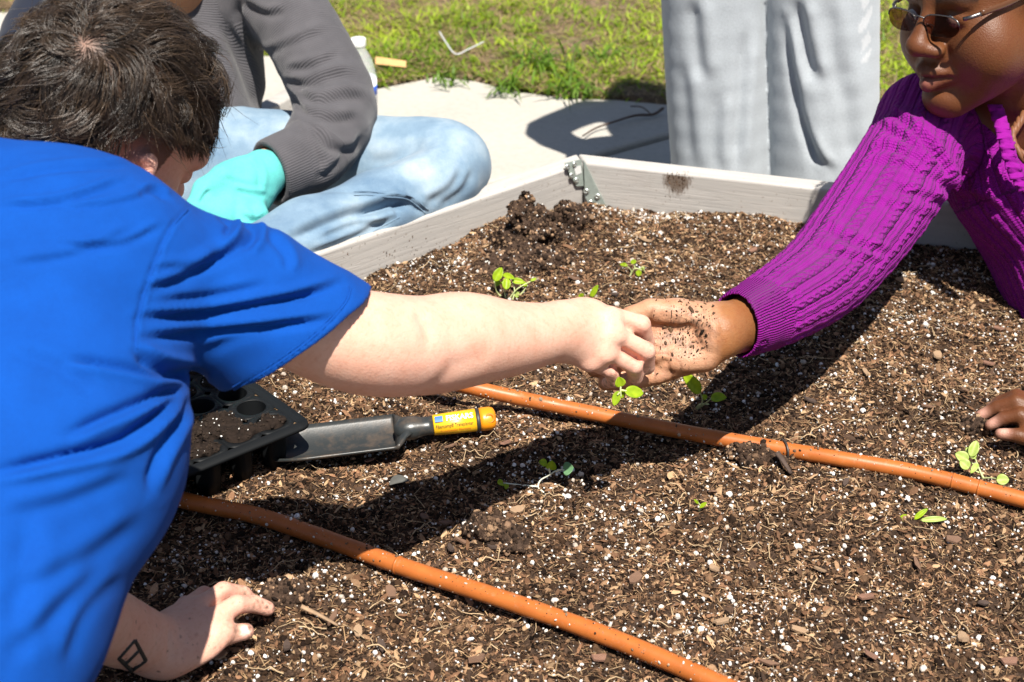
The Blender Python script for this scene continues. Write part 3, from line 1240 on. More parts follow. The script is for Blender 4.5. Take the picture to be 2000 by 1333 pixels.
cA, cB = gz(1050, 485, .01), gz(1120, 455, .01)
clod([(cA + [0, 0, .01], (.055, .032, .026)), (gz(1000, 470, .03), (.026, .022, .024)), (gz(1050, 445, .045), (.024, .018, .030)),
      (gz(1020, 422, .070), (.019, .017, .030)), (gz(1045, 450, .05), (.024, .02, .026)), (gz(1080, 465, .03), (.030, .022, .022))], 'jagged dark soil clod with a raised peak leaning by the left board')
clod([(cB + [0, 0, .014], (.034, .028, .032)), (gz(1108, 432, .048), (.021, .020, .026)), (gz(1140, 455, .018), (.016, .014, .016))], 'rounded dark soil clod right beside the metal corner bracket')
clod([(gz(1020, 510, .02), (.065, .03, .022)), (gz(980, 530, .018), (.04, .024, .018))], 'low wide clod of damp soil behind the leafy seedling', .008)
clod([(gz(963, 1045, .012), (.030, .022, .016)), (gz(1000, 1060, .010), (.020, .016, .014)), (gz(945, 1030, .022), (.012, .012, .012))], 'damp dark clod between the two hoses', .013)
clod([(gz(1500, 890, .005), (.040, .018, .012)), (gz(1465, 880, .006), (.02, .014, .012))], 'dark clod lying just behind the hose staple', .012)
clod([(gz(1155, 700, .006), (.03, .02, .014))], 'dark clod of soil beneath the pale wrist', .006)
clod([(gz(560, 1165, .012), (.026, .02, .018))], 'sandy clod beside the fingertips of the planted pale hand', .005)
clod([(gz(1905, 830, .006), (.020, .016, .013)), (gz(1940, 815, .006), (.014, .012, .012))], 'dark crumbly clod under the dark fingertips at the far right', .006)

CP = np.vstack(CLOD_PTS); n = len(CP)
r = np.clip(rng.lognormal(math.log(.0015), .5, n), .0006, .0045)
flat_ = np.where(rng.uniform(0, 1, n) < .3, .3, 1.0)
s = np.stack([r, r * rng.uniform(.6, 1, n), r * flat_], 1)
cc = pick([(.03, .019, .013), (.06, .037, .025), (.13, .08, .05), (.26, .165, .10), (.018, .012, .009)], n, .3)
w = rng.uniform(0, 1, n) < .05
cc[w] = (.75, .72, .67); s[w] = np.minimum(s[w], .0014)
props(scatter('clod_crumbs', CP, s, rot_rand(n), cc, bpy.data.materials['peat_crumb'], [(1, .9, 1.3), (1, .9, 1.7), (2, .9, 1.4)]),
      'fine crumbs of soil sticking to the dug clods', kind='stuff')

# dried mud smeared on the right board
def board_specks(name, lab, cx, cy, sx, sy, n, nrm, drag):
    pts = []
    r = np.random.default_rng(int(cx))
    for _ in range(n):
        u, v = r.normal(0, 1), r.normal(0, 1)
        px, py = cx + sx * u, cy + sy * v + drag * abs(r.normal(0, 1)) * (r.uniform() < .35)
        if abs(u) > 2 or py < cy - 1.3 * sy: continue
        pts.append(on_plane(px, py, nrm, .0002))
    pts = np.array(pts); n = len(pts)
    L = np.clip(r.lognormal(math.log(.0006), .5, n), .0003, .0022)
    ang = math.atan2(nrm[1], nrm[0])
    rot = np.stack([np.zeros(n), np.full(n, math.pi / 2), np.full(n, ang)], 1)
    s = np.stack([L * r.uniform(.8, 2.2, n), L * .7, L * .22], 1)
    props(scatter(name, pts, s, rot, pick([(.10, .062, .040), (.15, .095, .062), (.06, .038, .026)], n), bpy.data.materials['peat_crumb'], [(1, .9, 1.3), (1, .9, 1.7)]), lab, kind='stuff')


board_specks('mud_crumbs', 'crumbs of dried mud stuck on the right board', 1322, 347, 12, 9, 160, nR, 22)
board_specks('mud_specks', 'specks of soil splashed on the left board', 800, 490, 70, 26, 110, nL, 8)

# ================================================================== HOSES, TRAY, TROWEL, SEEDLINGS, BOTTLE
def mat_hose():
    t = NT('terracotta_hose')
    n1 = t.noise(40, 5, .65); n2 = t.noise(300, 3)
    c = t.ramp(n1, [(.3, (.36, .100, .020)), (.7, (.46, .135, .028))])
    dust = t.ramp(t.noise(130, 5, .7), [(.58, 0.), (.74, 1.)])
    c = t.mix(t.math('MULTIPLY', dust, .30), c, (.45, .30, .20))
    return t.bsdf(c, .42, t.bump(n2, .12, .0008), Specular_IOR_Level=.4)


M_hose = mat_hose()
HR = .0088


def hose(pxs, zs, lab):
    pts = [G(x, y, z) for (x, y), z in zip(pxs, zs)]
    path = catmull(pts, 120)
    V, Fs = tube(path, HR * (1 + .012 * np.sin(np.arange(120) * .9)), 18)
    o = MB().add(V, Fs).build('irrigation_hose', M_hose)
    props(o, lab, 'hose', 'irrigation hoses across the bed')
    return o, path


h1, path1 = hose([(640, 655), (800, 722), (900, 752), (1000, 775), (1100, 796), (1330, 843), (1500, 873), (1635, 896), (1800, 926), (2000, 977), (2200, 1032)],
                 [.030, .045, .046, .036, .022, .014, .013, .016, .014, .012, .012], 'terracotta irrigation hose running behind the trowel and under the joined hands')
h2, path2 = hose([(60, 905), (200, 935), (365, 979), (495, 1006), (600, 1040), (720, 1083), (800, 1112), (1000, 1177), (1200, 1249), (1396, 1333), (1620, 1440)],
                 [.03, .022, .016, .016, .014, .015, .015, .017, .017, .015, .012], 'terracotta irrigation hose in the foreground crossing beneath the planted hand\'s arm')
for pth, lab in ((path1, 'crumbs of soil caught along the far hose'), (path2, 'crumbs of soil caught along the front hose')):
    k = rng.integers(4, 114, 420); a = rng.normal(0, 1.0, 420) + .3
    T_ = np.gradient(pth, axis=0)[k]; T_ /= np.linalg.norm(T_, axis=1)[:, None]
    sd = np.cross(T_, [0, 0, 1.]); sd /= np.linalg.norm(sd, axis=1)[:, None]
    pp_ = pth[k] + T_ * rng.uniform(-.006, .006, (420, 1)) + (HR + .0003) * (np.sin(a)[:, None] * sd + np.cos(a)[:, None] * np.array([0, 0, 1.]))
    L = np.clip(rng.lognormal(math.log(.00045), .6, 420), .0002, .002)
    props(scatter('hose_crumbs', pp_, L[:, None] * rng.uniform(.6, 1.5, (420, 3)), rot_rand(420), pick([(.06, .04, .026), (.16, .10, .06), (.34, .25, .17), (.7, .66, .6)], 420),
                  bpy.data.materials['peat_crumb'], [(1, .9, 1.3), (1, .9, 1.7)]), lab, kind='stuff')
h2['label'] = 'terracotta irrigation hose in front, running from under the blue shirt to the bottom edge'
M_band = simple_mat('hose_band', (.30, .12, .05), .6)
for pth, (bx, by), hobj in ((path2, (775, 1104), h2), (path1, (1860, 941), h1), (path1, (1905, 952), h1)):
    i = int(np.argmin([np.hypot(*(np.array(to_px(p)) - (bx, by))) for p in pth]))
    a = pth[i]; d = unit(pth[i + 1] - pth[i - 1])
    MB().tube([a - d * .0012, a + d * .0012], HR + .0006, 18).build('ring', M_hose, hobj)
# wire staple over the far hose
i = int(np.argmin([np.hypot(*(np.array(to_px(p)) - (1535, 880))) for p in path1]))
a = path1[i]; d = unit(path1[i + 1] - path1[i - 1]); sd = unit(np.cross(d, [0, 0, 1]))
arc = [a + (sd * math.cos(t) + np.array([0, 0, 1.]) * math.sin(t)) * (HR + .0016) + d * .007 * math.cos(t) for t in np.linspace(-.5, math.pi + .5, 16)]
M_wire = mat_metal('dark_wire', (.10, .09, .085), .5, .7)
props(MB().tube([arc[0] + [0, 0, -.03]] + arc + [arc[-1] + [0, 0, -.03]], .0013, 8).build('wire_staple', M_wire),
      'dark wire staple pinning the far hose to the soil', 'wire staple')

# ---------- seedling tray
M_tray = NT('black_tray').bsdf((.009, .010, .011), .5, None, Specular_IOR_Level=.12)
TZ = .056
tc = G(610, 829, TZ)
te1 = unit(G(385, 920, TZ) - tc); te1[2] = 0
te2 = unit(G(405, 742, TZ) - tc); te2 = unit(te2 - te1 * (te2 @ te1)); te2[2] = 0
PITCHX, PITCHY, CR = .041, .040, .0162
NX, NY = 6, 5
tray = empty('seedling_tray', (*(tc + te1 * .12 + te2 * .1)[:2], .004), 'black plastic seedling tray with round cells half buried under the blue shirt', 'seedling tray')
MARG = .012
sheet = MB()


def tp(u, v, z):
    return tc + te1 * u + te2 * v + np.array([0, 0, z - TZ])


W_, H_ = NX * PITCHX + 2 * MARG, NY * PITCHY + 2 * MARG
SEG = 24
for i in range(NX):
    for j in range(NY):
        cu, cv = MARG + (i + .5) * PITCHX, MARG + (j + .5) * PITCHY
        ring, sq = [], []
        for k in range(SEG):
            a = 2 * math.pi * (k + .5) / SEG
            ca, sa = math.cos(a), math.sin(a)
            ring.append(tp(cu + CR * ca, cv + CR * sa, TZ))
            m = max(abs(ca), abs(sa))
            sq.append(tp(cu + PITCHX / 2 * ca / m, cv + PITCHY / 2 * sa / m, TZ))
        sheet.add(ring + sq, [(k, k + SEG, (k + 1) % SEG + SEG, (k + 1) % SEG) for k in range(SEG)])
        cup = MB()
        prof = [(CR, 0), (CR * .96, -.012), (CR * .86, -.034), (CR * .72, -.0515), (CR * .5, -.052)]
        squash = 1 - .25 * (random.random() < .3) * random.random()
        V = []
        for r_, dz in prof:
            for k in range(SEG):
                a = 2 * math.pi * (k + .5) / SEG
                w = 1 + .07 * math.sin(5 * a + i) * (dz < -.001)
                V.append(tp(cu + r_ * w * math.cos(a) * (squash if dz < -.001 else 1), cv + r_ * w * math.sin(a), TZ + dz))
        Fs = []
        for q in range(len(prof) - 1):
            Fs += [(q * SEG + k, (q + 1) * SEG + k, (q + 1) * SEG + (k + 1) % SEG, q * SEG + (k + 1) % SEG) for k in range(SEG)]
        Fs.append(tuple((len(prof) - 1) * SEG + k for k in range(SEG)))
        cup.add(V, Fs).build('cell', M_tray, tray)
# outer border with a turned-down lip and rounded corner
bor_in = [(MARG, MARG), (W_ - MARG, MARG), (W_ - MARG, H_ - MARG), (MARG, H_ - MARG)]
rc = .014
outer, inner = [], []
for (cx, cy, a0, ix, iy) in ((rc, rc, math.pi, MARG, MARG), (W_ - rc, rc, 1.5 * math.pi, W_ - MARG, MARG), (W_ - rc, H_ - rc, 0, W_ - MARG, H_ - MARG), (rc, H_ - rc, .5 * math.pi, MARG, H_ - MARG)):
    for k in range(7):
        a = a0 + k / 6 * math.pi / 2
        outer.append((cx + rc * math.cos(a), cy + rc * math.sin(a))); inner.append((ix, iy))
m = len(outer)
V = [tp(u, v, TZ) for u, v in inner] + [tp(u, v, TZ + .0006) for u, v in outer] + [tp(W_ / 2 + (u - W_ / 2) * 1.004, H_ / 2 + (v - H_ / 2) * 1.004, TZ - .0028) for u, v in outer]
Fs = [(k, k + m, (k + 1) % m + m, (k + 1) % m) for k in range(m)] + [(k + m, k + 2 * m, (k + 1) % m + 2 * m, (k + 1) % m + m) for k in range(m)]
rim = MB().add(V, Fs).build('rim', M_tray, tray)
sh = sheet.build('top_sheet', M_tray, tray)
for o_ in (rim, sh):
    so = o_.modifiers.new('solid', 'SOLIDIFY'); so.thickness = .0009
# potting mix lying in and over the tray cells, two far cells stay empty
mixm = []
for i in range(NX):
    for j in range(NY):
        if (i, j) in ((0, 1), (0, 2), (1, 2), (1, 4)): continue
        cu, cv = MARG + (i + .5) * PITCHX, MARG + (j + .5) * PITCHY
        mixm.append(ell(tp(cu, cv, TZ - .004), (.0155, .0155, .009), None, .006))
for (u, v, a, b) in ((.085, .060, .034, .022), (.15, .075, .04, .035), (.045, .030, .026, .010), (.13, .035, .03, .014), (.20, .1, .05, .05)):
    mixm.append(ell(tp(u, v, TZ + .001), (a, b, .006), frame(te1, te2), .008))
mixm.append(Prim(lambda p: .008 * fbm(p * 75, 4, .65), tp(.1, .1, TZ), 9, 0, 'g'))
V, Fq = sdf_surface(mixm, .0024)
props(link('potting_mix', np_mesh('potting_mix', V, Fq), simple_mat('dark_mix', (.018, .012, .009), .95, .5, 200, .6, Specular_IOR_Level=.15)), 'dark moist potting mix lying in and over the tray cells', kind='stuff')
kx = rng.choice(len(V), 2600, replace=False); N_ = vnormals(V, Fq)
kx = kx[N_[kx, 2] > .3]
pk = rng.uniform(0, 1, len(kx)) < .13
rr = np.where(pk, rng.uniform(.0004, .0011, len(kx)), rng.uniform(.0008, .002, len(kx)))
props(scatter('mix_grains', V[kx] + [0, 0, .0005], rr[:, None] * rng.uniform(.7, 1.3, (len(kx), 3)), rot_rand(len(kx)),
              np.where(pk[:, None], np.array([[.78, .76, .72]]), np.array([[.03, .02, .014]])), mat_instance_tint('mix_grain', .9), [(1, .8, 1.3), (1, .9, 1.6)]),
      'white grains and crumbs in the tray potting mix', kind='stuff')

# ---------- trowel
M_grey = NT('grey_polymer')
_n = M_grey.noise(500, 3)
M_gc = M_grey.mix(M_grey.math('MULTIPLY', M_grey.ramp(M_grey.noise(34, 5, .7), [(.48, 0.), (.66, 1.)]), .55), (.028, .031, .031), (.115, .080, .055))
M_grey = M_grey.bsdf(M_gc, M_grey.math('MULTIPLY_ADD', M_grey.noise(60, 5, .7), .25, .22), M_grey.bump(_n, .12, .0006), Specular_IOR_Level=.5)
M_yel = simple_mat('yellow_sleeve', (.80, .44, .012), .38, .05)
M_org = simple_mat('orange_cap', (.78, .27, .008), .35, .05)
M_dk = simple_mat('dark_ring', (.03, .03, .03), .5)
M_ink = simple_mat('dark_print', (.03, .025, .02), .6, 0)
M_wht = simple_mat('white_print', (.85, .85, .80), .6, 0)
M_blu = simple_mat('blue_print', (.02, .14, .42), .5, 0)
M_red = simple_mat('red_print', (.62, .16, .02), .6, 0)
tA, tB = G(592, 868, .022), G(968, 822, .034)
tx = unit(tB - tA)
tr_ = empty('garden_trowel', (*((tA + tB) / 2)[:2], .008), 'grey garden trowel with a yellow and orange handle lying against the tray', 'trowel')
tyv = unit(np.cross([0, 0, 1], tx)); tzv = np.cross(tx, tyv)
L_ = np.linalg.norm(tB - tA)


def tq(s, u, w):
    return tA + tx * s + tyv * u + tzv * w


def s_at(px):
    """length along the trowel seen at pixel column px"""
    ss = np.linspace(-.08, L_, 400)
    xs = np.array([to_px(tq(s, 0, 0))[0] for s in ss])
    return float(np.interp(px, xs, ss))


s0, s1 = s_at(600) - .055, s_at(775)
bl = MB()
nu, ns = 18, 26
V = []
for i in range(ns):
    t = i / (ns - 1)
    s = s0 + (s1 - s0) * t
    w = .036 * min(1, (1 - (1 - min(t / .42, 1)) ** 2.2) + .05)
    for j in range(nu):
        a = -1 + 2 * j / (nu - 1)
        V.append(tq(s, a * w, -.014 + .016 * a * a * (w / .036)))
Fs = [(i * nu + j, i * nu + j + 1, (i + 1) * nu + j + 1, (i + 1) * nu + j) for i in range(ns - 1) for j in range(nu - 1)]
bo = bl.add(V, Fs).build('blade', M_grey, tr_)
so = bo.modifiers.new('solid', 'SOLIDIFY'); so.thickness = .003; so.offset = -1
# shoulder: wall that rises from the blade's end to the neck
sw = MB()
nu2 = 15
V = []
for (ds, top, wsc) in ((0, 0, 1.0), (.004, .45, .86), (.010, .8, .55), (.016, 1.0, .34)):
    for j in range(nu2):
        a = -1 + 2 * j / (nu2 - 1)
        zb = -.014 + .016 * a * a
        zt = .011 - .008 * a * a
        V.append(tq(s1 + ds, a * .036 * wsc, zb * (1 - top) + zt * top))
Fs = [(i * nu2 + j, i * nu2 + j + 1, (i + 1) * nu2 + j + 1, (i + 1) * nu2 + j) for i in range(3) for j in range(nu2 - 1)]
so = sw.add(V, Fs).build('shoulder', M_grey, tr_).modifiers.new('solid', 'SOLIDIFY'); so.thickness = .004; so.offset = -1
sa, sb, sc_, sd_, se = s_at(781), s_at(846), s_at(930), s_at(937), s_at(970)


def handle_piece(nm, mat, prof, flat=.86):
    V, Fs = tube([tq(s, 0, .004) for s, r in prof], [r for s, r in prof], 24, flat=flat, flat_dir=tzv)
    return MB().add(V, Fs).build(nm, mat, tr_)


handle_piece('neck', M_grey, [(sa - .006, .006), (sa, .0125), (sa + .006, .0150), (sa + .016, .0148), (sa + .026, .0118), (sb - .006, .0116), (sb, .0120)])
handle_piece('grip', M_yel, [(sb + .0003, .0118), (sb + .001, .0128), ((sb + sc_) / 2, .0138), (sc_ - .0003, .0142)])
handle_piece('ring', M_dk, [(sc_, .0140), (sc_ + .0006, .0146), (sd_ - .0006, .0146), (sd_, .0140)])
cap_ = handle_piece('end_cap', M_org, [(sd_ + .0002, .0143), (sd_ + .004, .0148), (se - .006, .0146), (se - .002, .0128), (se, .0085)])
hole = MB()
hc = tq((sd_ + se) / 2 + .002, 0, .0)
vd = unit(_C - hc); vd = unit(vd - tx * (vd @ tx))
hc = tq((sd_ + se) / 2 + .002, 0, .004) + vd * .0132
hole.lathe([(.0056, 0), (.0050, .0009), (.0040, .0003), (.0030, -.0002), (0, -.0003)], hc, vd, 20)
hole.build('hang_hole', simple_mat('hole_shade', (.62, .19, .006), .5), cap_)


def wrap_text(body, size, s_start, ang, mat, nm, width=None, bold=False):
    cu = bpy.data.curves.new('t', 'FONT')
    cu.body = body; cu.size = size; cu.resolution_u = 3
    if bold: cu.offset = size * .018
    o = bpy.data.objects.new('t', cu); COL.objects.link(o)
    dg = bpy.context.evaluated_depsgraph_get()
    me = bpy.data.meshes.new_from_object(o.evaluated_get(dg))
    bpy.data.objects.remove(o)
    n = len(me.vertices)
    co = np.zeros(n * 3, np.float32); me.vertices.foreach_get('co', co); co = co.reshape(-1, 3)
    wd = co[:, 0].max() - co[:, 0].min()
    fx = (width / wd) if width else 1
    base = unit(vd - tx * (vd @ tx)); side = np.cross(base, tx)
    R = .0134 + .0004 * (co[:, 0] * fx / .05)
    th = ang + co[:, 1] / .0134
    cen = tA + tzv * .004
    out = cen + tx * (s_start + co[:, 0:1] * fx) + (R + .0005)[:, None] * (np.cos(th)[:, None] * base + np.sin(th)[:, None] * side)
    me.vertices.foreach_set('co', out.astype(np.float32).ravel()); me.update()
    return link(nm, me, mat, tr_, smooth=False)


lw = sc_ - sb
wrap_text('FISKARS', .0088, sb + lw * .30, .22, M_wht, 'lettering', lw * .62, True)
wrap_text('Fibercomp\u00ae Transplanter', .0058, sb + lw * .05, -.33, M_ink, 'lettering', lw * .86)
wrap_text('Transplantador Fibercomp', .0044, sb + lw * .15, -.72, M_red, 'lettering', lw * .70)
# small blue sticker left of the name
base = unit(vd - tx * (vd @ tx)); side = np.cross(base, tx)
V = []
for s in (sb + lw * .05, sb + lw * .23):
    for th in (.20, .45, .72):
        V.append(tA + tzv * .004 + tx * s + (.0137) * (math.cos(th) * base + math.sin(th) * side))
MB().add(V, [(0, 3, 4, 1), (1, 4, 5, 2)]).build('blue_sticker', M_blu, tr_)

# ---------- seedlings
def mat_leaf(name, c1, c2):
    t = NT(name)
    f = t.noise(160, 4)
    c = t.ramp(f, [(.3, c1), (.7, c2)])
    b = t.bsdf(c, .42, t.bump(t.noise(420, 2), .15, .0006), Specular_IOR_Level=.35)
    tr = t.n('ShaderNodeBsdfTranslucent'); t.link(c, tr.inputs[0])
    ms = t.n('ShaderNodeMixShader'); ms.inputs[0].default_value = .35
    t.link(t.b.outputs[0], ms.inputs[1]); t.link(tr.outputs[0], ms.inputs[2]); t.link(ms.outputs[0], t.out.inputs[0])
    return b


M_leaf = mat_leaf('young_leaf', (.26, .40, .012), (.42, .56, .02))
M_leafp = mat_leaf('pale_leaf', (.40, .52, .10), (.52, .62, .20))
M_leafd = mat_leaf('grey_leaf', (.16, .34, .16), (.22, .40, .20))
M_stem = simple_mat('stem', (.50, .55, .25), .5, .1)
M_stemp = simple_mat('pale_stem', (.66, .66, .52), .5, .1)


def leaf_mesh(a, b, w, nrm, droop=.2, cup=.25, shape=.5):
    """leaf blade from a to b of width w facing nrm"""
    a, b = np.asarray(a, float), np.asarray(b, float)
    d = b - a; L = np.linalg.norm(d); d = d / L
    nrm = unit(np.asarray(nrm) - d * (np.asarray(nrm) @ d)); s = np.cross(d, nrm)
    nl, nw = 11, 7
    V = []
    for i in range(nl):
        t = i / (nl - 1)
        ww = w / 2 * (max(math.sin(math.pi * t ** (.62 + .5 * shape)), 0) ** .62) * (1 if 0 < i < nl - 1 else .12)
        for j in range(nw):
            u = -1 + 2 * j / (nw - 1)
            V.append(a + d * L * t + s * ww * u + nrm * (cup * ww * u * u - droop * L * (t - .5) ** 2 + droop * L * .25 - .12 * ww * math.exp(-(u * 4) ** 2)))
    return V, [(i * nw + j, i * nw + j + 1, (i + 1) * nw + j + 1, (i + 1) * nw + j) for i in range(nl - 1) for j in range(nw - 1)]


def seedling(lab, stems, leaves, leafmat=None, stemmat=None, r=.0011):
    """stems: lists of (px,py,z); leaves: (px,py,z, px2,py2,z2, width)"""
    b = G(*stems[0][0])
    root = empty('seedling', b, lab, 'seedling', 'seedlings on the soil')
    for s in stems:
        pts = [G(*q) for q in s]
        MB().tube(catmull(pts, 12), np.linspace(r, r * .65, 12), 6).build('stem', stemmat or M_stem, root)
    for lf in leaves:
        a, c = G(*lf[0:3]), G(*lf[3:6])
        nm = unit(_C - (a + c) / 2) * .8 + np.array([.15 * random.uniform(-1, 1), -.25, .6])
        lm = lf[7] if len(lf) > 7 else (leafmat or M_leaf)
        o = MB().add(*leaf_mesh(a, c, lf[6], nm, random.uniform(.05, .25), random.uniform(.15, .5))).build('leaf', lm, root)
        so = o.modifiers.new('solid', 'SOLIDIFY'); so.thickness = .0005
    return root


seedling('leafy yellow green seedling standing at the foot of the big soil clod',
         [[(985, 585, .004), (970, 570, .015), (965, 550, .035)], [(990, 590, .004), (985, 570, .018), (990, 560, .028)], [(992, 588, .003), (1010, 565, .02), (1040, 548, .03)],
          [(1000, 590, .003), (1005, 570, .015), (1002, 553, .025)], [(985, 590, .003), (972, 572, .01), (960, 582, .006)], [(1005, 585, .004), (1020, 572, .012), (1028, 560, .02)]],
         [(966, 550, .034, 980, 523, .050, .0125), (982, 536, .035, 1005, 545, .034, .008), (985, 560, .026, 996, 553, .030, .0085, M_leafp), (988, 566, .030, 990, 543, .042, .0115),
          (965, 556, .02, 980, 552, .025, .008), (968, 568, .008, 982, 584, .004, .010), (1000, 548, .03, 1024, 552, .028, .009), (1003, 580, .008, 1014, 572, .014, .009, M_leafp), (1018, 552, .026, 1030, 560, .02, .007), (1036, 549, .03, 1048, 544, .032, .004)])
seedling('small wilted seedling standing alone near the middle of the far soil',
         [[(1228, 545, .003), (1233, 530, .014), (1222, 518, .026)], [(1231, 538, .006), (1240, 525, .018), (1254, 528, .016)], [(1240, 525, .016), (1238, 512, .026)], [(1250, 526, .016), (1256, 522, .02), (1259, 532, .012)]],
         [(1225, 520, .026, 1211, 516, .022, .006), (1238, 516, .024, 1236, 507, .03, .008), (1247, 528, .018, 1248, 540, .010, .008), (1253, 522, .018, 1257, 528, .014, .006)])
seedling('tiny two leaved seedling peeping out just behind the pale wrist',
         [[(1150, 583, .003), (1155, 575, .012), (1160, 570, .018)], [(1140, 586, .003), (1136, 580, .01)]],
         [(1153, 582, .012, 1168, 557, .030, .0075), (1138, 584, .010, 1131, 576, .018, .010)])
seedling('seedling with two bright oval leaves in the shadow of the dark hand',
         [[(1362, 800, .003), (1372, 785, .02), (1368, 768, .045)], [(1364, 798, .003), (1378, 788, .018), (1390, 778, .03)], [(1360, 797, .003), (1368, 790, .012), (1385, 790, .012)]],
         [(1369, 768, .046, 1334, 731, .075, .0155), (1388, 777, .03, 1419, 777, .036, .0115), (1380, 780, .02, 1372, 772, .026, .006)])
seedling('pale seedling with crinkled leaves lying by the far hose near the right edge',
         [[(1922, 935, .004), (1905, 910, .012), (1880, 895, .022)], [(1920, 934, .004), (1908, 905, .016), (1900, 880, .03)], [(1918, 935, .004), (1935, 934, .01), (1948, 936, .014)], [(1915, 925, .006), (1900, 918, .012)]],
         [(1892, 900, .022, 1866, 886, .028, .0125), (1893, 915, .018, 1875, 900, .024, .0115), (1896, 893, .026, 1908, 861, .040, .0105), (1905, 897, .024, 1887, 874, .03, .009), (1910, 905, .016, 1896, 925, .010, .006), (1946, 938, .014, 1971, 937, .016, .012)], M_leafp)
seedling('flattened seedling lying on the soil in front of the far hose',
         [[(1783, 1022, .003), (1790, 1012, .010), (1800, 1000, .016)], [(1783, 1022, .003), (1800, 1016, .01), (1820, 1015, .012)], [(1778, 1024, .003), (1750, 1015, .006)]],
         [(1778, 1018, .008, 1757, 1012, .016, .0105), (1774, 1024, .006, 1755, 1028, .010, .009), (1785, 1015, .012, 1812, 994, .022, .0055), (1797, 1017, .012, 1850, 1014, .014, .0058, M_leafp)])
seedling('drooping seedling with long white stem lying in the arm\'s shadow',
         [[(1064, 964, .003), (1051, 952, .006), (1056, 938, .012), (1070, 930, .016), (1085, 920, .022)], [(1051, 951, .006), (1020, 948, .008), (985, 944, .010)], [(1075, 928, .016), (1072, 915, .026), (1066, 905, .032)],
          [(1085, 921, .02), (1095, 918, .024), (1104, 919, .024)]],
         [(1068, 906, .032, 1053, 902, .036, .008, M_leaf), (1076, 918, .024, 1078, 900, .036, .011, M_leaf), (1100, 919, .024, 1120, 914, .03, .0145, M_leafd), (983, 943, .010, 972, 944, .014, .008, M_leaf), (990, 944, .010, 988, 956, .006, .005, M_leaf)], M_leaf, M_stemp)
seedling('tiny sprout with thin leaves alone in the foreground soil',
         [[(1365, 1000, .003), (1368, 990, .012), (1362, 980, .02)]], [(1366, 992, .012, 1380, 982, .018, .004), (1364, 984, .018, 1356, 976, .024, .003)])
# torn grey leaf scrap
o = MB().add(*leaf_mesh(G(760, 948, .008), G(800, 940, .014), .012, (0, -.3, 1), .4, .8)).build('leaf_scrap', simple_mat('dry_leaf', (.10, .10, .09), .7, .3))
props(o, 'torn dry grey leaf scrap lying in front of the trowel', 'leaf scrap')

# ---------- water bottle on the pavement
_t = NT('clear_plastic')
_t.bsdf((.9, .92, .93), .08, None, Specular_IOR_Level=.8)
_tr = _t.n('ShaderNodeBsdfTransparent'); _tr.inputs[0].default_value = (.95, .97, .98, 1)
_ms = _t.n('ShaderNodeMixShader'); _ms.inputs[0].default_value = .72
_t.link(_t.b.outputs[0], _ms.inputs[1]); _t.link(_tr.outputs[0], _ms.inputs[2]); _t.link(_ms.outputs[0], _t.out.inputs[0])
M_pet = _t.m
M_cap = simple_mat('white_cap', (.82, .83, .82), .4, .02)
M_lab = simple_mat('white_label', (.80, .82, .84), .45, .02)
M_labb = simple_mat('blue_label', (.03, .10, .50), .45, .05)
bc = G(709, 258, PAVE_Z)
bott = empty('water_bottle', bc, 'clear plastic water bottle with white cap and blue and white label behind the grey sleeve', 'bottle')
MB().lathe([(.028, .0), (.0315, .004), (.0325, .012), (.0325, .052), (.0315, .056), (.0325, .060), (.0325, .118), (.031, .130), (.026, .150), (.018, .166), (.0135, .176), (.0128, .186)], bc, sides=28).build('body', M_pet, bott)
MB().lathe([(.0145, .180), (.0150, .182), (.0150, .194), (.0142, .1955), (0, .1957)], bc, sides=28).build('cap', M_cap, bott)
MB().lathe([(.0330, .062), (.0330, .116)], bc, sides=28).build('label', M_lab, bott)
MB().lathe([(.0333, .082), (.0333, .101)], bc, sides=28).build('label_band', M_labb, bott)

# litter on the lawn edge
a = G(733, 125, PAVE_Z + .03); b = G(793, 132, PAVE_Z + .02)
d = b - a
up_ = np.array([0, .55, .6]) * .022
V = [a, b, b + up_ * .9, a + up_]
o = MB().add(V, [(0, 1, 2, 3)]).build('cardboard_scrap', simple_mat('tan_cardboard', (.52, .30, .11), .7, .15), smooth=False)
so = o.modifiers.new('solid', 'SOLIDIFY'); so.thickness = .002
props(o, 'torn orange tan cardboard scrap on the earth behind the bottle', 'cardboard scrap')
cs = catmull([G(858, 62, PAVE_Z + .05), G(872, 85, PAVE_Z + .04), G(890, 106, PAVE_Z + .03), G(912, 98, PAVE_Z + .035), G(945, 82, PAVE_Z + .04)], 24)
props(MB().tube(cs, .0018, 6).build('plastic_string', simple_mat('clear_string', (.55, .55, .55), .35)), 'piece of pale plastic string lying bent on the grass', 'string')
tw = catmull([G(1138, 266, PAVE_Z + .012), G(1165, 250, PAVE_Z + .010), G(1200, 238, PAVE_Z + .014), G(1240, 226, PAVE_Z + .012), G(1275, 224, PAVE_Z + .01), G(1295, 212, PAVE_Z + .012)], 24)
mbt = MB().tube(tw, np.linspace(.0016, .0034, 24), 7)
mbt.tube(catmull([tw[18], G(1255, 210, PAVE_Z + .02), G(1232, 208, PAVE_Z + .012)], 8), .0015, 5)
props(mbt.build('twig', M_chip[3]), 'thin forked dark twig lying across the pavement slab', 'twig')

# ================================================================== PEOPLE: shared builders
def PT(x, y, D):
    return P(x, y, D * .925)


def PS(x, y, D):
    return P(x, y, D * .965)


def PH(x, y, D):
    return P(x, y, D * .960)


def V3(r, u, t):
    """direction from picture-right, picture-up and towards-the-camera amounts"""
    return unit(r * _rt + u * _up - t * _fw)


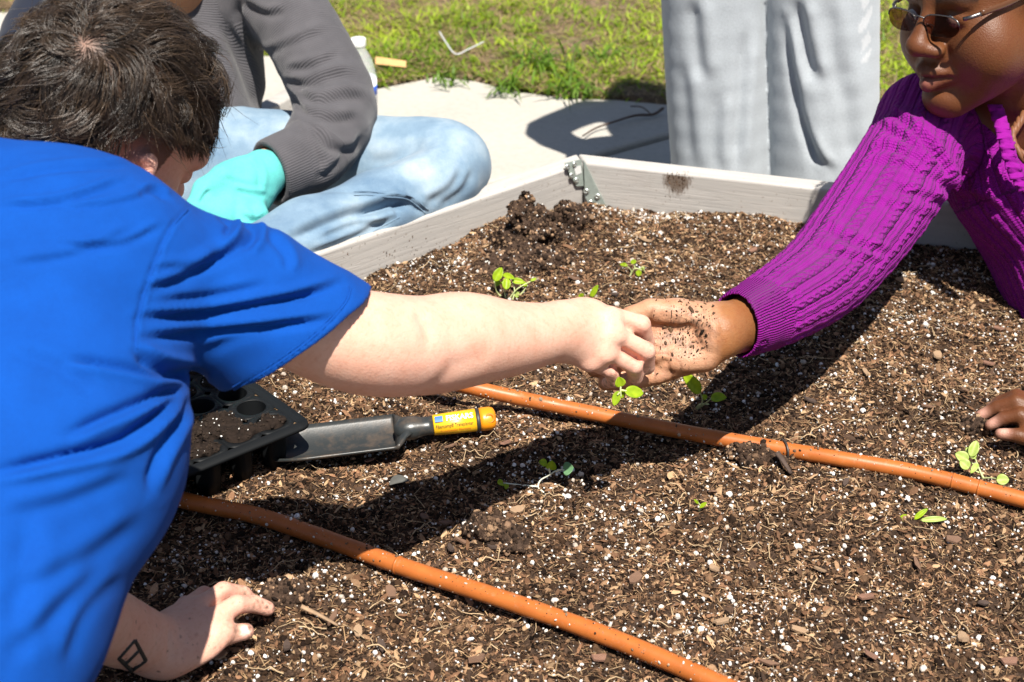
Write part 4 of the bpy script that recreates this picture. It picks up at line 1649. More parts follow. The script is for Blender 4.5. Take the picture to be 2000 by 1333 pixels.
def mat_skin(name, rough=.5, sss=.12, spec=.4, bump=.10):
    t = NT(name)
    c = t.attr('tint', 'Color')
    f = t.noise(38, 6, .68); f2 = t.noise(900, 2); f3 = t.noise(230, 3, .6)
    c = t.mix(1.0, c, t.ramp(f, [(.3, (.95, .83, .79)), (.62, (1.0, 1.0, 1.0))]), 'MULTIPLY')
    c = t.mix(1.0, c, t.ramp(f3, [(.28, (.92, .86, .84)), (.5, (1.0, 1.0, 1.0))]), 'MULTIPLY')
    m = t.bsdf(c, t.math('MULTIPLY_ADD', f2, .18, rough - .09), t.bump(t.math('ADD', f2, t.voro(520)), bump, .0008),
               Subsurface_Weight=sss, Subsurface_Scale=.004, Specular_IOR_Level=spec)
    t.b.inputs['Subsurface Radius'].default_value = (1.0, .35, .2)
    return m


def mat_cloth(name, col, col2=None, rough=.85, sheen=.25, weave=900, wb=.25, fuzz=.06):
    t = NT(name)
    c = np.array(col); c2 = c * .9 if col2 is None else np.array(col2)
    f = t.noise(35, 5, .6)
    cc = t.ramp(f, [(.35, tuple(c)), (.65, tuple(c2))])
    n2 = t.noise(weave, 3, .7)
    cc = t.mix(.5, cc, t.mix(1.0, cc, t.ramp(n2, [(.3, 1 - fuzz * 3), (.7, 1.0 + fuzz)]), 'MULTIPLY'))
    return t.bsdf(cc, rough, t.bump(n2, wb, .0008), Sheen_Weight=sheen, Sheen_Roughness=.5, Specular_IOR_Level=.2)


def head_prims(c, f, u, sc=1.0, nose=1.0, lips=1.0, jaw=1.0):
    """head in its own frame: x to the person's left, y forwards, z up"""
    lft = unit(np.cross(u, f)); u = np.cross(f, lft)
    R = np.column_stack([lft, f, u])

    def W(x, y, z): return c + R @ (np.array([x, y, z]) * sc)

    def E(x, y, z, a, b, d, k, m='u'): return ell(W(x, y, z), np.array([a, b, d]) * sc, R, k * sc, m)

    def K(p, q, r0, r1, k, m='u'): return cone(W(*p), W(*q), r0 * sc, r1 * sc, k * sc, m=m)
    pr = [E(0, -.012, .035, .076, .096, .086, .02), E(0, .030, -.028, .061 * jaw, .058, .086, .03)]
    for s in (-1, 1):
        pr += [K((s * .054 * jaw, .0, -.055), (s * .012, .068, -.106), .026, .019, .03),
               E(s * .041 * jaw, .050, -.032, .026, .025, .028, .025)]
    pr += [E(0, .076, -.104, .022, .017, .016, .014), K((-.038, .080, .026), (.038, .080, .026), .013, .013, .02)]
    for s in (-1, 1): pr.append(E(s * .032, .101, .004, .017, .014, .010, .012, 's'))
    for s in (-1, 1): pr.append(E(s * .032, .078, .003, .0150, .0135, .0125, .004))
    pr += [K((0, .090, .014), (0, .112, -.024), .008, .0105 * nose, .012), E(0, .115, -.029, .0125 * nose, .012, .0115, .008)]
    for s in (-1, 1):
        pr.append(E(s * .0140 * nose, .101, -.0345, .0105 * nose, .0125, .0090, .010))
    for s in (-1, 1): pr.append(E(s * .0085 * nose, .108, -.0435, .0034, .005, .003, .003, 's'))
    pr.append(E(0, .084, -.053, .020, .011, .016, .012))
    pr += [chain([W(-.026, .082, -.0685), W(-.009, .0965, -.0635), W(0, .0985, -.0645), W(.009, .0965, -.0635), W(.026, .082, -.0685)], [.0045 * sc, .0072 * lips * sc, .0070 * lips * sc, .0072 * lips * sc, .0045 * sc], .007 * sc),
           chain([W(-.022, .082, -.074), W(0, .0960, -.0785), W(.022, .082, -.074)], [.0045 * sc, .0092 * lips * sc, .0045 * sc], .006 * sc),
           groove([W(-.027, .085, -.0695), W(-.010, .104, -.0705), W(.010, .104, -.0705), W(.027, .085, -.0695)], .0030 * sc, .0042 * sc),
           groove([W(-.023, .088, -.035), W(-.034, .074, -.066)], .006 * sc, .0024 * sc), groove([W(.023, .088, -.035), W(.034, .074, -.066)], .006 * sc, .0024 * sc)]
    for s in (-1, 1):
        pr.append(groove([W(s * .0215 * nose, .097, -.020), W(s * .0255 * nose, .092, -.032), W(s * .0225 * nose, .092, -.0445)], .0030 * sc, .0026 * sc))
        pr.append(groove([W(s * .016, .100, -.006), W(s * .032, .094, -.0145), W(s * .046, .084, -.010)], .0035 * sc, .0012 * sc))
    pr.append(groove([W(-.018, .088, -.0895), W(0, .094, -.0905), W(.018, .088, -.0895)], .0055 * sc, .0022 * sc))
    pr.append(groove([W(0, .108, -.046), W(0, .104, -.058)], .0032 * sc, .0013 * sc))
    for s in (-1, 1):
        ec = W(s * .079, -.012, -.006)
        Re = frame(x=unit(R @ np.array([s * .92, -.38, 0])), y=unit(R @ np.array([0, .25, 1])))
        pr.append(ell(ec, np.array([.007, .031, .018]) * sc, Re, .006 * sc))
        pr.append(ell(ec + Re[:, 0] * .0065 * sc, np.array([.006, .021, .010]) * sc, Re, .004 * sc, 's'))
        pr.append(ell(ec - R @ np.array([0, -.012, .004]) * sc, np.array([.007, .009, .006]) * sc, R, .004 * sc))
    return pr, W, R


def locals_of(V, c, R, sc=1.0):
    return (V - c) @ R / sc


# ================================================================== PERSON 1: boy in the blue shirt
FAIR = np.array([.72, .435, .325])
bc_ = P(204, 258, 1.25)
HSC = .90
bf, bu_ = V3(.51, -.20, -.835), V3(.49, .80, .33)
boy_head, BW, BR = head_prims(bc_, bf, bu_, HSC)
b_el, b_wr = P(818, 676, 1.222), PH(1098, 647, 1.41)
b_sh = PS(430, 565, 1.14)
body = list(boy_head)
body += [ell(BW(0, -.036, -.045), (.054, .052, .050), BR, .015), cone(BW(0, -.015, -.05), P(150, 470, 1.20), .046, .050, .02),
         cone(PT(120, 560, 1.17), PT(60, 900, 1.08), .070, .075, .04), cone(PT(130, 540, 1.17), b_sh, .045, .036, .04), cone(P(150, 470, 1.20), PT(120, 560, 1.17), .05, .06, .03),
         limb([b_sh, P(560, 628, 1.135), P(700, 668, 1.175), b_el, P(905, 664, 1.262), P(1000, 661, 1.305), b_wr], [.026, .034, .0425, .0422, .0418, .0335, .0258], .02, 7, .0025),
         groove([P(815, 636, 1.178), P(822, 652, 1.178), P(818, 668, 1.178)], .009, .0040),
         groove([P(838, 752, 1.21), P(850, 742, 1.20), P(880, 712, 1.20), P(930, 690, 1.225)], .011, .0022)]
# reaching right hand, back of the hand up, fingers curled
hx = unit(PH(1210, 655, 1.447) - b_wr)
hn = unit(-_fw + .25 * _up)
hx = hx
bk_c = PH(1150, 651, 1.432)
body += [ell(bk_c, (.040, .0355, .0165), frame(x=hx, z=hn), .014),
         cone(b_wr, PH(1150, 648, 1.43), .0255, .024, .012, flat=hn, s=.72)]
digits = [  # MCP, PIP, DIP, tip and radii
    ([(1192, 621, 1.440), (1252, 634, 1.455), (1262, 668, 1.478), (1246, 690, 1.495)], [.0112, .0094, .0084, .0074]),
    ([(1200, 653, 1.436), (1262, 686, 1.447), (1263, 716, 1.470), (1242, 722, 1.490)], [.0112, .0090, .0082, .0072]),
    ([(1186, 686, 1.436), (1238, 715, 1.446), (1240, 738, 1.466), (1222, 742, 1.484)], [.0105, .0086, .0078, .0070]),
    ([(1150, 704, 1.434), (1192, 724, 1.442), (1199, 744, 1.456), (1186, 748, 1.472)], [.0092, .0074, .0066, .0060]),
    ([(1120, 612, 1.440), (1180, 632, 1.480), (1222, 660, 1.496), (1246, 684, 1.504)], [.0125, .0105, .0092, .0080])]
R_HAND = []
for pts, rad in digits:
    g = chain([PH(*q) for q in pts], rad, .0045, .002)
    body.append(g)
for a, b in (((1228, 641, 1.436), (1256, 657, 1.447)), ((1214, 682, 1.436), (1246, 702, 1.444)), ((1178, 706, 1.434), (1206, 722, 1.442))):
    body.append(groove([PH(*a), PH(*b)], .0030, .0068))
for q in ((1194, 620, 1.428), (1203, 652, 1.424), (1184, 688, 1.424), (1150, 706, 1.424)):
    body.append(ell(PH(*q), (.0085, .0085, .0045), frame(x=hx, z=hn), .010))
# planted left arm and hand
l_wr = P(318, 1266, 1.243)
body += [limb([P(-140, 560, 1.06), P(-60, 1060, 1.02), P(120, 1175, 1.13), P(215, 1225, 1.19), l_wr], [.05, .042, .034, .031, .0245], .02)]
lh_n = unit(np.array([.05, -.25, 1.0]))
lhx = unit(P(410, 1205, 1.275) - l_wr)
body += [ell(P(368, 1238, 1.258), (.041, .034, .015), frame(x=lhx, z=lh_n), .014), cone(l_wr, P(375, 1235, 1.26), .0245, .022, .014, flat=lh_n, s=.75)]
ldig = [([(414, 1210, 1.266), (462, 1181, 1.282), (496, 1180, 1.298), (522, 1189, 1.306)], [.0108, .0088, .0080, .0070]),
        ([(391, 1187, 1.276), (436, 1155, 1.296), (474, 1161, 1.318), (494, 1178, 1.326)], [.0104, .0086, .0078, .0068]),
        ([(366, 1188, 1.280), (398, 1163, 1.304), (428, 1169, 1.324), (446, 1186, 1.330)], [.0098, .0082, .0074, .0066]),
        ([(342, 1204, 1.280), (362, 1180, 1.304), (386, 1184, 1.322), (402, 1200, 1.326)], [.0090, .0074, .0068, .0062]),
        ([(366, 1268, 1.240), (412, 1248, 1.254), (448, 1239, 1.270), (480, 1234, 1.280)], [.0140, .0104, .0088, .0076])]
body.append(ell(P(408, 1232, 1.262), (.020, .013, .010), None, .010))
for pts, rad in ldig: body.append(chain([P(*q) for q in pts], rad, .0035, .002))
for ln, dp in (([(398, 1203, 1.262), (428, 1178, 1.278), (452, 1166, 1.290)], .0042), ([(374, 1190, 1.268), (402, 1171, 1.286), (420, 1162, 1.296)], .0042), ([(350, 1200, 1.268), (374, 1180, 1.286), (390, 1172, 1.296)], .004)):
    body.append(groove([P(*q) for q in ln], .0034, dp))
body.append(groove([P(322, 1234, 1.215), P(330, 1262, 1.212), P(326, 1300, 1.222)], .0035, .0022))
body.append(groove([P(338, 1240, 1.225), P(342, 1270, 1.222)], .003, .0014))
body.append(groove([P(380, 1282, 1.22), P(398, 1250, 1.235), P(414, 1240, 1.24)], .005, .0018))
Vb_, Fb_ = sdf_surface(body, .0023)
boy = empty('person', (*P(60, 1000, 1.1)[:2], 0), 'person with tousled brown hair in a bright blue t-shirt reaching out one bare arm', 'person')


def px_of(V):
    d = V - _C; D = d @ _fw
    return 1000 + FPX * (d @ _rt) / D, 666.5 - FPX * (d @ _up) / D


def near(V, q, r):
    return np.exp(-(np.linalg.norm(V - q, axis=1) / r) ** 2)


def mixc(t, m, c):
    m = np.clip(m, 0, 1)[:, None]
    return t * (1 - m) + np.asarray(c) * m


T = np.tile(FAIR, (len(Vb_), 1))
PX, PY = px_of(Vb_)
for q, r in [(PH(*d[0][0]), .012) for d in digits] + [(PH(*d[0][1]), .010) for d in digits] + [(PH(*d[0][3]), .012) for d in digits] + [(P(*d[0][3]), .012) for d in ldig] + [(P(*d[0][1]), .012) for d in ldig]:
    T = mixc(T, near(Vb_, q, r) * .55, (.72, .36, .29))
T = mixc(T, near(Vb_, P(760, 715, 1.20), .05) * .35, (.78, .42, .36))
T = mixc(T, near(Vb_, P(818, 650, 1.20), .012) * .5, (.66, .34, .22))
dn = fbm(Vb_ * 210, 3)
fl = np.linalg.norm(Vb_ - P(420, 1210, 1.27), axis=1) < .12
soil_m = np.zeros(len(Vb_))
for d in ldig:
    for q in (d[0][2], d[0][3]): soil_m = np.maximum(soil_m, near(Vb_, P(*q), .015))
for d in digits:
    for q in (d[0][2], d[0][3]): soil_m = np.maximum(soil_m, near(Vb_, PH(*q), .015))
for d in digits: soil_m = np.maximum(soil_m, .55 * near(Vb_, PH(*d[0][1]), .013))
T = mixc(T, soil_m * np.clip(dn * 2.2 + .15, 0, 1) * .9, (.07, .045, .03))
T = mixc(T, fl * np.clip(fbm(Vb_ * 330, 2) - .42, 0, 1) * 5, (.08, .05, .035))
# thumb nail
T = mixc(T, (np.hypot((PX - 478) / 9, (PY - 1233) / 11) < 1) * fl * .8, (.86, .66, .58))
# nail, tattoo place kept for the ink lines below
# tattoo: black outlined lozenge with a bar on the planted forearm
tat = [[(262, 1250), (284, 1290), (257, 1310), (232, 1285), (262, 1250)], [(270, 1270), (245, 1296)]]
tm = np.zeros(len(Vb_), bool)
arm_m = np.linalg.norm(Vb_ - P(255, 1280, 1.19), axis=1) < .07
T = mixc(T, (tm & arm_m) * .93, (.03, .035, .035))
# scalp under the hair
Lc = locals_of(Vb_, bc_, BR, HSC)
scalp = (Lc[:, 2] > np.where(Lc[:, 1] > .02, .045 + .3 * np.maximum(Lc[:, 1] - .05, 0), -.075 + np.clip(Lc[:, 1] + .06, 0, .1) * .9)) & (np.abs(Lc[:, 0]) < .082) & (np.linalg.norm(Vb_ - bc_, axis=1) < .16)
whl = BW(-.02, -.085, .070)
sm_ = scalp * (1 - near(Vb_, whl, .007))
T = mixc(T, sm_ * .93, (.035, .022, .015))
T = mixc(T, near(Vb_, BW(-.08, -.01, -.01), .03) * .5, (.80, .42, .36))
M_skinf = mat_skin('fair_skin', .52, .10, .35, .25)
bbody = link('body', np_mesh('body', Vb_, Fb_, colors={'tint': T}), M_skinf, boy)


def drape_px(V, pxs, n, lift, smooth=True, rad=6):
    """points on the visible side of a mesh under a pixel polyline"""
    X_, Y_ = px_of(V); D_ = (V - _C) @ _fw
    out = []
    src = catmull(np.array(pxs, float), n) if smooth else np.vstack([np.linspace(a, b, n) for a, b in zip(np.array(pxs, float)[:-1], np.array(pxs, float)[1:])])
    for q in src:
        k = np.nonzero(np.hypot(X_ - q[0], Y_ - q[1]) < rad)[0]
        if len(k) == 0: continue
        j = D_[k]; j = j[j < j.min() + .006].mean()
        out.append(P(q[0], q[1], j - lift))
    out = np.array(out)
    if len(out) > 6 and smooth:
        w = np.ones(5) / 5
        pad = np.vstack([out[:1]] * 2 + [out] + [out[-1:]] * 2)
        out = np.stack([np.convolve(pad[:, a], w, 'valid') for a in range(3)], 1)
    return out


ink = MB()
for ln in tat:
    for a_, b_ in zip(ln[:-1], ln[1:]):
        q = drape_px(Vb_, [a_, b_], 14, -.0015, False, 5)
        ink.tube(q, .0021, 8)
ink.build('tattoo', simple_mat('black_ink', (.022, .024, .024), .55, 0), bbody)['label'] = 'black outlined lozenge tattoo with a bar on the forearm'

# ---------- blue t-shirt
sh = [chain([PT(120, 560, 1.165), PT(70, 880, 1.09), PT(-40, 1200, 1.02), PT(-170, 1500, .96)], [.104, .100, .079, .074], .03, .03),
      cone(PT(-40, 425, 1.15), PT(190, 482, 1.17), .059, .042, .03), cone(PT(190, 482, 1.17), PS(400, 552, 1.135), .042, .043, .03),
      ell(PT(100, 520, 1.14), (.11, .066, .078), frame(x=_rt, z=_fw), .04)]
arm_d = unit(b_el - b_sh)
slv = [chain([PS(395, 540, 1.145), PS(470, 590, 1.162), PS(570, 665, 1.19), PS(660, 700, 1.21)], [.047, .060, .066, .064], .01, .015)]
h0, h1_ = PS(706, 565, 1.215), PS(466, 790, 1.095)
hm = (h0 + h1_) / 2
vd_ = unit(hm - _C)
third = -vd_ * .062 + arm_d * .016
hn_ = unit(np.cross(h0 - h1_, third))
if hn_ @ arm_d < 0: hn_ = -hn_
slv.append(plane_cut(hm, hn_, k=.003))
sh.append(group(slv, .016))
sh.append(chain([PS(540, 650, 1.183), PS(640, 700, 1.205), PS(800, 760, 1.25)], [.043, .060, .060], .003, m='s'))
sh.append(cone(P(90, 480, 1.11), BW(0, -.050, -.100), .054, .048, .02))
sh.append(cone(BW(0, -.02, -.04), BW(0, -.035, -.080), .050, .046, .008, m='s'))
sh.append(Prim(lambda p: .0016 * noise3(p * 26) + .0035 * noise3(p * 11), PT(100, 700, 1.1), 3, 0, 'g'))
Vs, Fs_ = sdf_surface(sh, .0027)
folds = [
    ([(272, 620), (360, 616), (480, 600), (600, 576), (668, 552)], 9, .0075, .0055),
    ([(276, 660), (360, 654), (480, 642), (600, 630), (650, 622)], 9, .0065, .0045),
    ([(290, 568), (360, 544), (440, 500), (496, 455)], 11, .006, .005),
    ([(300, 530), (380, 520), (430, 490)], 10, .003, .003),
    ([(372, 404), (332, 448), (300, 520), (276, 592), (266, 648), (264, 690)], 4, .0022, .0010),
    ([(398, 733), (320, 733), (240, 717), (130, 700)], 10, .0075, .0045),
    ([(396, 737), (330, 765), (240, 802), (130, 850)], 11, .0075, .0050),
    ([(392, 742), (320, 800), (240, 862), (120, 895), (-20, 925)], 12, .0085, .0060),
    ([(388, 750), (345, 830), (308, 900), (290, 960)], 11, .006, .004),
    ([(264, 690), (320, 715), (392, 730)], 10, .0085, .004),
    ([(300, 590), (420, 578), (520, 556)], 10, .002, .002),
    ([(395, 690), (470, 660), (560, 640)], 12, .002, .002),
    ([(690, 556), (678, 592), (622, 652), (542, 712), (452, 766)], 3, .0014, .0006),
    ([(425, 415), (452, 436), (440, 462)], 8, .005, .004), ([(470, 430), (500, 452), (480, 490)], 9, .005, .004), ([(520, 452), (560, 500), (560, 530)], 9, .003, .002),
    ([(0, 352), (110, 330), (270, 322)], 7, .003, .002), ([(0, 405), (120, 395), (250, 352)], 7, .003, .003), ([(110, 405), (200, 402), (300, 380)], 6, .002, .002),
    ([(20, 520), (140, 500), (270, 450)], 10, .002, .002), ([(110, 480), (230, 480), (320, 440)], 7, .0024, .0026), ([(270, 380), (300, 372), (330, 390)], 6, .004, .003),
    ([(20, 690), (120, 720), (200, 780)], 16, .0025, .002), ([(0, 1010), (120, 985), (260, 930)], 18, .0025, .003), ([(30, 1160), (160, 1100), (290, 1010)], 22, .003, .003),
    ([(20, 1290), (110, 1200), (210, 1110)], 22, .0035, .003), ([(130, 1300), (170, 1200), (250, 1120)], 16, .0025, .002), ([(60, 1000), (40, 1150), (20, 1300)], 26, .003, .002)]
Vs = creases(Vs, Fs_, folds)
M_blue = mat_cloth('blue_jersey', (.0005, .064, .345), (.0004, .056, .305), .9, .01, 1300, .5, .11)
shirt = link('t_shirt', np_mesh('t_shirt', Vs, Fs_), M_blue, boy)
for pxs in ([(686, 562), (674, 594), (620, 652), (541, 712), (454, 764)], [(682, 560), (670, 591), (616, 648), (537, 707), (450, 759)], [(368, 408), (334, 448), (302, 520), (278, 592), (268, 648), (267, 684)]):
    pth = drape_px(Vs, pxs, 70, -.0002, True, 7)
    if len(pth) > 8: MB().tube(pth, .0007, 6).build('seam', M_blue, shirt)

# ---------- hair of the boy
def hair_strands(n, c, R, root_ok, whorl, length, lift, guides, grav, seed, swirl=.5, segs=9, chaos=.35, sc=1.0, tuft=.0, radii=(.076, .096, .086), off=(0, -.012, .035), comb=None):
    r = np.random.default_rng(seed)
    off = np.array(off); rad = np.array(radii)

    def roots(m):
        out = []
        while sum(len(o) for o in out) < m:
            d = r.normal(size=(4 * m, 3)); d /= np.linalg.norm(d, axis=1)[:, None]
            p = d * rad + off
            out.append(p[root_ok(p)])
        return np.vstack(out)[:m]
    gl = np.linalg.inv(R) @ np.array([0, 0, -1.0])

    def grow(p0, lf, ln, seedv, tw):
        p = p0.copy(); pts = [p.copy()]
        for s in range(segs):
            t = (s + 1) / segs
            nrm = (p - off) / rad ** 2; nrm /= np.linalg.norm(nrm, axis=1)[:, None]
            fl = p - whorl; fl -= nrm * (fl * nrm).sum(1)[:, None]
            fl /= np.linalg.norm(fl, axis=1)[:, None] + 1e-9
            sw = np.cross(nrm, fl)
            an = (tw[:, :1] + tw[:, 1:] * (t - .4))
            d = np.cos(an) * fl + np.sin(an) * np.cross(nrm, fl) + swirl * (1 - .5 * t) * sw + grav * t * gl
            if comb is not None: d = d + comb(p)
            nz = np.stack([noise3(p * 26 + seedv * 5 + 3), noise3(p * 26 + seedv * 5 + 40), noise3(p * 26 + seedv * 5 + 80)], 1)
            d = d + chaos * 2.2 * nz
            d -= nrm * np.minimum((d * nrm).sum(1), 0)[:, None] * .8
            d /= np.linalg.norm(d, axis=1)[:, None] + 1e-9
            p = p + d * (ln / segs)[:, None]
            q = (p - off) / rad
            k = np.linalg.norm(q, axis=1)
            want = 1 + (lf * np.sin(min(t * 2.2, 1.45)))/ .085
            f = np.where(k < want, want / k, 1 + (want / k - 1) * .35 * (k > want * 1.15))
            p = off + (p - off) * f[:, None]
            pts.append(p.copy())
        return np.stack(pts, 1)
    gp = roots(guides)
    glen = (length[0] + (length[1] - length[0]) * r.uniform(0, 1, guides)) * np.where(gp[:, 1] < -.04, .85, np.where(np.abs(gp[:, 0]) > .045, np.clip(gp[:, 2] * 7.5, .30, 1), 1))
    glift = lift[0] + (lift[1] - lift[0]) * r.uniform(0, 1, guides) ** 1.3
    gtw = np.column_stack([r.normal(0, .55, guides), r.normal(0, 1.5, guides)]) * tuft
    GP = grow(gp, glift, glen, r.uniform(0, 1, (guides, 1)) * .35, gtw)
    rp = roots(n)
    gi = np.empty(n, int)
    for a in range(0, n, 2000):
        gi[a:a + 2000] = ((rp[a:a + 2000, None] - gp[None]) ** 2).sum(2).argmin(1)
    ln = glen[gi] * r.uniform(.72, 1.1, n)
    SP = grow(rp, glift[gi] * r.uniform(.6, 1.15, n), ln, r.uniform(0, 1, (n, 1)) * .25, gtw[gi] + r.normal(0, .15, (n, 2)) * tuft)
    tt = np.linspace(0, 1, segs + 1)[None, :, None]
    w = (.70 * tt ** .7) * r.uniform(.35, 1.0, (n, 1, 1))
    spread = r.normal(0, .0036, (n, 1, 3)) * (1 - .35 * tt)
    fly = (r.uniform(0, 1, (n, 1, 1)) < .07)
    w = np.where(fly, w * .2, w)
    SP = SP * (1 - w) + (GP[gi] + spread) * w
    SP = SP + fly * tt ** 2 * r.normal(0, .012, (n, 1, 3))
    q = (SP - off) / rad; k = np.linalg.norm(q, axis=2, keepdims=True)
    SP = off + (SP - off) * np.maximum(1, 1.015 / k)
    return c + sc * SP @ R.T, gi, r


def strand_mesh(nm, S, width, cols, sides=3):
    n, m, _ = S.shape
    T_ = np.gradient(S, axis=1); T_ /= np.linalg.norm(T_, axis=2, keepdims=True) + 1e-12
    ref = np.broadcast_to(np.array([.31, .22, .92]), T_.shape)
    A = np.cross(T_, ref); A /= np.linalg.norm(A, axis=2, keepdims=True) + 1e-9
    B = np.cross(T_, A)
    t = np.linspace(0, 1, m)
    w = width[:, None] * np.clip(1.15 - t[None] ** 2.5 * 1.0, .15, 1)
    ring = [S + w[..., None] * (math.cos(a) * A + math.sin(a) * B) for a in np.arange(sides) * 2 * math.pi / sides]
    V = np.stack(ring, 2).reshape(-1, 3)
    base = (np.arange(n) * m * sides)[:, None, None]
    F_ = []
    for s in range(m - 1):
        for j in range(sides):
            k = (j + 1) % sides
            F_.append([s * sides + j, s * sides + k, (s + 1) * sides + k, (s + 1) * sides + j])
    F_ = (base + np.array(F_)[None]).reshape(-1, 4)
    return np_mesh(nm, V, F_, colors={'tint': np.repeat(cols, m * sides, 0)})


def mat_hair(name, rough=.34, spec=.55):
    t = NT(name)
    return t.bsdf(t.attr('tint', 'Color'), rough, None, Specular_IOR_Level=spec)


M_hair = mat_hair('brown_hair')


def boy_scalp(p):
    x, y, z = p[:, 0], p[:, 1], p[:, 2]
    line = np.where(y > .03, .040 + .25 * (y - .03), np.where(y > -.02, -.004 + .0 * y, np.maximum(-.004 - (-.02 - y) * 1.6, -.10)))
    ear = (np.abs(x) > .045) & (y > -.050) & (y < .055) & (z < .044)
    return (z > line) & ~ear


S, gi, r_ = hair_strands(14500, bc_, BR, boy_scalp, np.array([-.02, -.085, .070]), (.045, .080), (.003, .020), 340, .22, 11, .45, 6, .40, HSC, 1.0, (.080, .102, .106), (0, -.014, .019))
hc_ = np.array([.033, .021, .0135]) * r_.lognormal(0, .35, (340, 1))[gi] * r_.lognormal(0, .2, (len(S), 1))
lt = r_.uniform(0, 1, len(S)) < .10
hc_[lt] = np.array([.085, .054, .031]) * r_.uniform(.6, 1.2, (lt.sum(), 1))
link('hair', strand_mesh('hair', S, r_.uniform(.00021, .00040, len(S)), hc_), M_hair, boy)

# ================================================================== PERSON 2: woman in the purple cable-knit sweater
DARK = np.array([.128, .046, .0160])
PHW = lambda x, y, D: P(x, y, D * .955)
PALM = np.array([.50, .275, .165])
wc_ = P(1926, 0, 1.75)
WSC = 1.0
wf, wu = V3(-.86, -.34, .38), V3(-.22, .86, .46)
w_head, WW, WR = head_prims(wc_, wf, wu, WSC, 1.15, 1.35, 1.10)
w_sh, w_el, w_wr = P(1795, 275, 1.87), P(1620, 535, 1.665), PHW(1402, 648, 1.508)
wb = list(w_head)
wb += [ell(WW(.046, .048, -.045), (.034, .030, .036), WR, .03), ell(WW(-.046, .048, -.045), (.034, .030, .036), WR, .03),
       cone(WW(0, -.035, -.06), P(2010, 270, 1.92), .056, .066, .03),
       chain([P(2010, 270, 1.94), P(2090, 400, 1.97), P(2270, 700, 1.93)], [.06, .05, .05], .04, .04),
       cone(P(1990, 290, 1.93), w_sh, .06, .05, .04),
       limb([w_sh, w_el, P(1478, 622, 1.49), w_wr], [.046, .040, .0300, .0255], .02)]
# open palm facing up to the camera
px_ = unit(PHW(1262, 652, 1.512) - w_wr)
pn = unit(-_fw * .9 + _up * .45 + _rt * .05)
wb += [ell(PHW(1330, 655, 1.513), (.046, .0385, .0165), frame(x=px_, z=pn), .016),
       cone(w_wr, PHW(1345, 652, 1.512), .025, .022, .014, flat=pn, s=.75),
       ell(PHW(1320, 622, 1.506), (.028, .018, .013), frame(x=px_, z=pn), .018),
       ell(PHW(1340, 700, 1.504), (.030, .0125, .013), frame(x=px_ + .25 * _up, z=pn), .012),
       ell(PHW(1312, 664, 1.490), (.026, .022, .0055), frame(x=px_, z=pn), .014, 's')]
wdig = [([(1336, 712, 1.508), (1282, 733, 1.512), (1228, 746, 1.516), (1182, 749, 1.516)], [.0118, .0100, .0088, .0074]),
        ([(1300, 690, 1.516), (1240, 705, 1.523), (1196, 716, 1.520), (1160, 722, 1.514)], [.0115, .0100, .0090, .0078]),
        ([(1285, 665, 1.518), (1222, 676, 1.526), (1172, 686, 1.522), (1132, 690, 1.514)], [.0115, .0102, .0092, .0080]),
        ([(1280, 635, 1.518), (1222, 642, 1.526), (1176, 650, 1.524), (1140, 656, 1.518)], [.0112, .0098, .0088, .0078]),
        ([(1322, 612, 1.505), (1270, 606, 1.500), (1232, 618, 1.502), (1205, 632, 1.508)], [.0150, .0115, .0100, .0082])]
for pts, rad in wdig: wb.append(chain([PHW(*q) for q in pts], rad, .005, .002))
for ln in ([(1328, 704, 1.496), (1331, 716, 1.497), (1336, 726, 1.503)], [(1308, 714, 1.498), (1312, 726, 1.500), (1314, 738, 1.506)], [(1278, 720, 1.501), (1281, 733, 1.502), (1282, 746, 1.508)],
           [(1262, 727, 1.504), (1264, 748, 1.508)]):
    wb.append(groove([PHW(*q) for q in ln], .0022, .0022))
for ln in ([(1262, 664, 1.496), (1290, 660, 1.492), (1318, 652, 1.490)], [(1268, 676, 1.500), (1300, 676, 1.494), (1322, 668, 1.492)], [(1266, 690, 1.502), (1302, 690, 1.496), (1328, 706, 1.494)],
           [(1276, 604, 1.490), (1272, 622, 1.492), (1264, 634, 1.498)], [(1262, 612, 1.492), (1262, 632, 1.498)], [(1398, 614, 1.482), (1402, 650, 1.480), (1396, 690, 1.486)]):
    wb.append(groove([PHW(*q) for q in ln], .0024, .0017))
wb.append(groove([PHW(1300, 708, 1.495), PHW(1256, 721, 1.500), PHW(1205, 733, 1.502)], .0034, .0050))
# left hand resting on the soil at the right edge
wl = P(2120, 860, 1.585)
wb += [chain([P(2290, 420, 1.80), P(2330, 760, 1.60), wl], [.045, .036, .027], .01, .012),
       ell(P(2068, 836, 1.600), (.045, .034, .016), frame(x=_rt, z=unit(np.array([0, -.3, 1]))), .014)]
w2 = [([(2030, 805, 1.610), (1985, 786, 1.617), (1948, 796, 1.627), (1914, 813, 1.636)], [.0108, .0094, .0082, .0066]),
      ([(2035, 830, 1.598), (1992, 812, 1.604), (1960, 818, 1.612), (1934, 831, 1.618)], [.0106, .0088, .0078, .0064]),
      ([(2030, 792, 1.620), (1985, 776, 1.627), (1955, 786, 1.640), (1935, 800, 1.650)], [.0108, .0092, .0082, .0072]),
      ([(2070, 880, 1.58), (2024, 862, 1.585), (1988, 851, 1.592), (1954, 848, 1.598)], [.0130, .0096, .0082, .0066])]
wb.append(groove([P(2010, 808, 1.594), P(1975, 803, 1.604), P(1945, 812, 1.615)], .0030, .0035))
wb.append(groove([P(2030, 845, 1.580), P(2005, 838, 1.585)], .0030, .003))
for pts, rad in w2: wb.append(chain([P(*q) for q in pts], rad, .005, .002))
Vw, Fw_ = sdf_surface(wb, .0025)
woman = empty('person', (*P(2060, 600, 1.9)[:2], 0), 'person in glasses and a purple cable-knit sweater holding out an open soiled palm', 'person')
T = np.tile(DARK, (len(Vw), 1))
